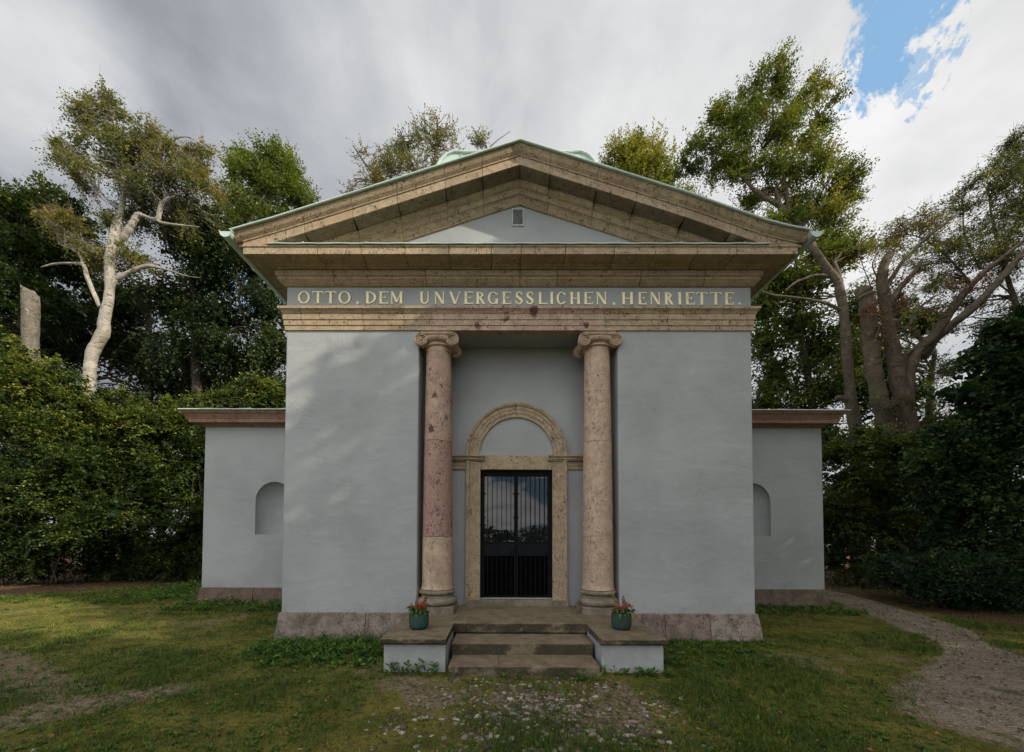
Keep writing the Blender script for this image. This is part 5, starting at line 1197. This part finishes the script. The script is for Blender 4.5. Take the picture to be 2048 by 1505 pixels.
# --- trees beyond the frame on the right and behind the viewer: they shade the front and show in the door glass
def shade_tree(label, x, y, h, lobes, seed, name='tree'):
    R = np.random.default_rng(seed); t = thing(name, label, 'tree', (x, y, float(gz(x, y))), 'trees shading the forecourt')
    m = MB(); m.tube(spline([(0, 0, -.2, .42), (.1, .1, h * .3, .33), (-.1, 0, h * .6, .22), (0, 0, h * .92, .05)], 14), 12, True, random.Random(seed), .06)
    for k in range(9):
        z = h * (.28 + .065 * k); a = k * 2.4; l = lobes[k % len(lobes)]
        m.tube(spline([(0, 0, z, .10), (l[0] * .4, l[1] * .4, z + (l[2] - z) * .5, .07), (l[0] * .85, l[1] * .85, l[2], .02)], 8), 7)
    m.build('trunk', M_BROWN, t, smooth=True)
    Q, TI = [], []
    for (lx, ly, lz, r, ns) in lobes:
        ns = int(ns * 2.3)
        o = nrm(R.normal(0, 1, (ns, 3))) * (R.uniform(0, 1, (ns, 1)) ** .5); P = np.array([lx, ly, lz]) + o * np.array([r, r, r * .8])
        q, ti = sprays(R, P, o + R.normal(0, .5, (ns, 3)), .95, 9, .25, .25); Q.append(q); TI.append(ti)
    quads_obj('crown', Q, TI, M_LGREEN, t)
SHADE = [
 ('big spreading tree outside the right of the view', 11.5, -4.5, 13, [(-.5, 0, 11.0, 2.4, 420), (1.5, 1.5, 9.0, 2.4, 420), (-1.0, -1.5, 8.0, 2.3, 380), (.5, 2.2, 6.2, 2.2, 360), (-.8, .3, 5.0, 2.2, 360), (.6, -2.2, 5.2, 2.2, 340), (0, 0, 3.2, 2.4, 300)], 61),
 ('second spreading tree outside the right of the view', 15.6, .4, 14, [(0, 0, 12.0, 2.4, 420), (1.0, 1.8, 9.8, 2.4, 420), (-1.0, -1.2, 9.0, 2.4, 420), (0, 1.5, 6.5, 2.4, 360), (-.5, -1.8, 5.6, 2.3, 340), (0, 0, 3.4, 2.4, 300)], 62),
 ('spreading tree to the right behind the viewer', 9.5, -9.8, 12, [(0, 0, 9.6, 2.4, 380), (1.4, .2, 7.4, 1.7, 260), (-1.0, -1.6, 7.0, 2.1, 360), (.5, 1.5, 5.0, 2.0, 340), (-.5, -1.8, 4.2, 2.2, 300), (0, 0, 2.6, 2.2, 260)], 63),
 ('tall tree standing off the right edge of the path', 22.5, 3.6, 17, [(0, 0, 14.5, 2.6, 420), (1.2, 1.8, 12.2, 2.6, 420), (-1.2, -1.2, 11.0, 2.6, 420), (0, 1.5, 8.6, 2.6, 380), (-.5, -1.8, 6.8, 2.6, 340), (0, .6, 4.4, 2.6, 320)], 64),
 ('farther tall tree off the right edge of the path', 27.0, 7.0, 17, [(0, 0, 15.0, 2.7, 420), (1.2, 1.8, 12.6, 2.7, 420), (-1.2, -1.4, 11.4, 2.7, 420), (0, 1.5, 9.0, 2.6, 380), (-.5, -1.8, 7.0, 2.6, 340), (0, .6, 4.4, 2.6, 320)], 65),
]
for a in SHADE: shade_tree(*a)

# far trees and fields behind the viewer
def far_wood():
    R = np.random.default_rng(77); n = 5200; ang = R.uniform(-PI, 0, n); r = R.uniform(150, 190, n)
    P = np.stack([r * np.cos(ang), r * np.sin(ang) - 6, R.uniform(0, 1, n) ** 1.3 * (3 + 6 * fbm(ang * 9, ang * 0, 5, 4)) - .6], 1)
    q, ti = sprays(R, P, R.normal(0, 1, (n, 3)), 3.0, 6, 1.6, .2)
    tag(quads_obj('far_woods', [q], [ti], M_LDARK, None), 'distant line of woods across the fields', 'woods', None, 'stuff')
far_wood()

# ------------------------------------------------------------------ grass, weeds, litter, stones
def free(x, y, pad=0.0):
    """True where nothing built stands on the ground."""
    b = (np.abs(x) < W + .10 + pad) & (y > -.10 - pad) | (np.abs(x) < WW + .10 + pad) & (y > YS - .1 - pad)
    b |= (np.abs(x) < 1.66 + pad) & (y > -1.50 - pad) | (np.abs(x) < .87 + pad) & (y > -1.66 - pad)
    return ~b
def scatter(R, n, xr=(-9, 9), yr=(-4.4, 6), near=True):
    """Points whose density falls with distance from the viewer, inside the view wedge."""
    d = 2.4 + (14.0 - 2.4) * R.uniform(0, 1, n) ** (2.2 if near else 1.2); px = R.uniform(-120, 2170, n)
    y = d + CAM[1]; x = CAM[0] + (px - CX) / FPX * d; return x, y, d
def grass():
    R = np.random.default_rng(5); x, y, d = scatter(R, 62000); nb = 9
    ct = np.repeat(R.normal(0, .17, len(x)), nb); ch = np.repeat(R.uniform(.7, 1.5, len(x)), nb); cr = np.repeat(R.uniform(.008, .035, len(x)) * (1 + .08 * d), nb)
    x = np.repeat(x, nb) + R.normal(0, 1, len(ct)) * cr; y = np.repeat(y, nb) + R.normal(0, 1, len(ct)) * cr; d = np.repeat(d, nb)
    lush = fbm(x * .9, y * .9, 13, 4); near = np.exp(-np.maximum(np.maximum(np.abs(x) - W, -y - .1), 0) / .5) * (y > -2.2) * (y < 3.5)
    keep = free(x, y) & (in_path(x, y) < R.normal(.03, .13, len(x)) + .28 * (fbm(x * 2.4, y * 2.4, 91, 3) - .45)) & (R.uniform(0, 1, len(x)) < .25 + 1.1 * sstep(lush, .35, .65) + .5 * near)
    keep &= R.uniform(0, 1, len(x)) > .93 * track(x, y); keep &= R.uniform(0, 1, len(x)) > .72 * stones_area(x, y) * sstep(fbm(x * 2.2, y * 2.2, 55, 4), .30, .55)
    keep &= ~((x < -9.5) & (y - 1.67 * (np.maximum(x, -14) + 12.5) > 3.3 + R.normal(0, .3, len(x)))) & ~((x > 8.6) & (R.uniform(0, 1, len(x)) > .25))
    x, y, d, lush, near, ct, ch = x[keep], y[keep], d[keep], lush[keep], near[keep], ct[keep], ch[keep]; n = len(x)
    z = gz(x, y) - .004; a = R.uniform(0, 2 * PI, n); h = ch * R.uniform(.012, .036, n) * (1 + 1.3 * sstep(lush, .5, .75) + 2.2 * near * R.uniform(0, 1, n)) * (1 + .05 * d)
    w = R.uniform(.0016, .0034, n) * (.6 + .23 * d); lean = R.uniform(.3, 1.5, n)
    D = np.stack([np.cos(a) * lean, np.sin(a) * lean, np.ones(n)], 1); N = np.stack([-np.sin(a), np.cos(a), np.zeros(n)], 1)
    P = np.stack([x, y, z], 1); Dn = nrm(D); a0 = P - N * w[:, None]; b0 = P + N * w[:, None]; t0 = P + Dn * h[:, None] - np.array([0, 0, 1]) * (h * .25 * lean)[:, None]
    V = np.stack([a0, b0, t0], 1).reshape(-1, 3); F = np.arange(len(V)).reshape(-1, 3)
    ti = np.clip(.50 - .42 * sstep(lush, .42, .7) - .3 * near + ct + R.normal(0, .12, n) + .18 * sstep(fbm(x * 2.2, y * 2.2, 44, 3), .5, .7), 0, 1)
    tag(np_mesh('grass', V, F, M_GRASS, None, {'tint': np.repeat(ti, 3)}), 'short mossy grass of the forecourt', 'grass', None, 'stuff')
grass()
def weeds():
    """Broad leaved weeds: rosettes through the lawn, taller leafy stems against the walls."""
    R = np.random.default_rng(8); Q, TI = [], []
    x, y, d = scatter(R, 6500, near=True)
    k = free(x, y, .02) & (in_path(x, y) < 0) & (fbm(x * .8, y * .8, 13, 4) + R.normal(0, .08, len(x)) > .50) & ~((x < -9.5) & (y - 1.67 * (np.maximum(x, -14) + 12.5) > 3.3)) & (R.uniform(0, 1, len(x)) > .85 * stones_area(x, y))
    pts = [(a, b, R.uniform(.018, .048), R.integers(5, 10), 0.0) for a, b in zip(x[k], y[k])]
    def patch(n, x0, x1, y0, y1, s0, s1, hh):
        for _ in range(n):
            a, b = R.uniform(x0, x1), R.uniform(y0, y1)
            if free(np.array([a]), np.array([b]), .0)[0]: pts.append((a, b, R.uniform(s0, s1), R.integers(5, 9), R.uniform(0, hh)))
    patch(560, -3.75, -1.68, -.95, -.12, .03, .07, .13); patch(260, -3.2, -1.7, -1.4, -.6, .035, .075, .09); patch(230, 1.68, 3.2, -1.3, -.12, .03, .07, .05); patch(160, 1.7, 3.9, -.5, -.1, .03, .05, .03)
    patch(420, -7.2, -3.8, 1.9, 2.85, .04, .09, .14); patch(380, -9.5, -7.2, 2.6, 6.0, .05, .10, .18); patch(260, 3.75, 7.3, 1.9, 2.8, .04, .09, .08)
    patch(30, -1.7, -.9, -1.62, -1.5, .04, .08, .14); patch(22, .9, 1.8, -1.62, -1.5, .04, .08, .10); patch(16, -.85, .85, -1.78, -1.66, .03, .06, .08); patch(10, .55, .72, -1.8, -1.66, .04, .06, .05)
    patch(60, -14, -11, 2.6, 3.6, .05, .09, .05); patch(120, -11, -8, 3.4, 5.4, .05, .09, .08)
    for (a, b, s, nl, hh) in pts:
        nl = int(nl); ang = R.uniform(0, 2 * PI) + np.arange(nl) * 2.4; el = R.uniform(.15, .9, nl)
        P = np.tile([a, b, float(gz(a, b))], (nl, 1)) + np.stack([np.zeros(nl), np.zeros(nl), hh * np.linspace(.2, 1, nl)], 1) + R.normal(0, .006, (nl, 3))
        D = np.stack([np.cos(ang), np.sin(ang), el], 1); N = np.stack([-np.cos(ang) * el, -np.sin(ang) * el, np.ones(nl)], 1) + R.normal(0, .2, (nl, 3))
        L = s * R.uniform(.7, 1.3, nl); Q.append(leaf_quads(P, D, N, L, L * R.uniform(.35, .6), .1)); TI.append(np.repeat(np.clip(R.uniform(.1, .8) + R.normal(0, .12, nl), 0, 1), 4))
    tag(quads_obj('weeds', Q, TI, M_WEED, None), 'broad leaved weeds along the walls and through the lawn', 'weeds', None, 'stuff')
weeds()
def litter():
    R = np.random.default_rng(9); x, y, d = scatter(R, 1500)
    k = free(x, y, -.0); x, y = x[k], y[k]
    xl = R.uniform(-17, -8.0, 5200); yl = R.uniform(2.0, 7.5, 5200); kk = (yl - 1.67 * (np.maximum(xl, -14) + 12.5) > 3.2 + .3 * np.sin(xl * 3)); x = np.r_[x, xl[kk]]; y = np.r_[y, yl[kk]]
    xr = R.uniform(8.6, 11, 900); yr = R.uniform(-1.5, 3.5, 900); x = np.r_[x, xr]; y = np.r_[y, yr]
    n = len(x); P = np.stack([x, y, gz(x, y) + R.uniform(.004, .022, n)], 1); a = R.uniform(0, 2 * PI, n); s = R.uniform(.02, .05, n)
    Q = leaf_quads(P, np.stack([np.cos(a), np.sin(a), R.normal(0, .25, n)], 1), np.array([0, 0, 1.0]) + R.normal(0, .35, (n, 3)), s, s * .6, .2)
    tag(quads_obj('fallen_leaves', [Q], [np.repeat(R.uniform(0, 1, n), 4)], M_LITTER, None), 'fallen brown leaves lying about the lawn and under the thicket', 'leaves', None, 'stuff')
litter()
def pebbles():
    R = np.random.default_rng(10); n = 9500; x = R.normal(.1, 1.15, n); y = -1.66 - R.uniform(0, 1, n) ** .8 * 2.0
    k = (stones_area(x, y) * (.1 + 1.2 * fbm(x * 2.6, y * 2.6, 71, 3)) > R.uniform(.14, .95, n)); x, y = x[k], y[k]
    xs, ys, _ = scatter(R, 900); k = free(xs, ys, .03); x = np.r_[x, xs[k]]; y = np.r_[y, ys[k]]; ns = int(k.sum())
    xp = R.uniform(3.4, 9, 6000); yp = R.uniform(-4, 5, 6000); k2 = in_path(xp, yp) > R.uniform(-.15, .1, 6000); x = np.r_[x, xp[k2]]; y = np.r_[y, yp[k2]]; ns += int(k2.sum())
    xt = R.uniform(-6, -2, 700); yt = R.uniform(-3.3, -.8, 700); k = track(xt, yt) > .5; x = np.r_[x, xt[k]]; y = np.r_[y, yt[k]]
    n = len(x); s = np.exp(np.minimum(R.normal(-4.22, .42, n), -3.35)); s[-(ns + int(k.sum())):] *= .55
    bm = bmesh.new(); bmesh.ops.create_icosphere(bm, subdivisions=2, radius=1); bv = np.array([v.co[:] for v in bm.verts]); bf = np.array([[v.index for v in f.verts] for f in bm.faces]); bm.free()
    a = R.uniform(0, 2 * PI, n); sx = s * R.uniform(.8, 1.6, n); sy = s * R.uniform(.6, 1.0, n); sz = s * R.uniform(.35, .6, n)
    B = bv[None] * (1 + R.normal(0, .10, (n, len(bv), 1))) * np.stack([sx, sy, sz], 1)[:, None]
    B = np.stack([B[..., 0] * np.cos(a)[:, None] - B[..., 1] * np.sin(a)[:, None], B[..., 0] * np.sin(a)[:, None] + B[..., 1] * np.cos(a)[:, None], B[..., 2]], -1)
    B += np.stack([x, y, gz(x, y) + sz * .15], 1)[:, None]
    V = B.reshape(-1, 3); F = (bf[None] + np.arange(n)[:, None, None] * len(bv)).reshape(-1, 3)
    m, t, b = mat('field_stones'); tn = attr(t, 'tone'); r = t.node('ShaderNodeValToRGB'); e = r.color_ramp.elements
    e[0].color = (.045, .038, .03, 1); e[1].color = (.46, .42, .36, 1); e[1].position = 1; q = e.new(.45); q.color = (.13, .095, .065, 1); q = e.new(.75); q.color = (.25, .20, .155, 1)
    t.l.new(tn, r.inputs[0]); n2 = t.noise(geo(t), 60, 4, .6); t.l.new(t.mix(t.math('MULTIPLY', t.ss(n2, .45, .7), .7), r.outputs[0], (.09, .08, .055)), b.inputs['Base Color']); b.inputs['Roughness'].default_value = .85
    bump(t, b, n2, .004, .6)
    tag(np_mesh('pebbles', V, F, m, None, {'tone': np.repeat(R.uniform(0, 1, n) ** 1.1, len(bv))}, True), 'pale and brown field stones set in the earth before the steps', 'stones', None, 'stuff')
pebbles()
print('LEAVES', LEAVES[0])
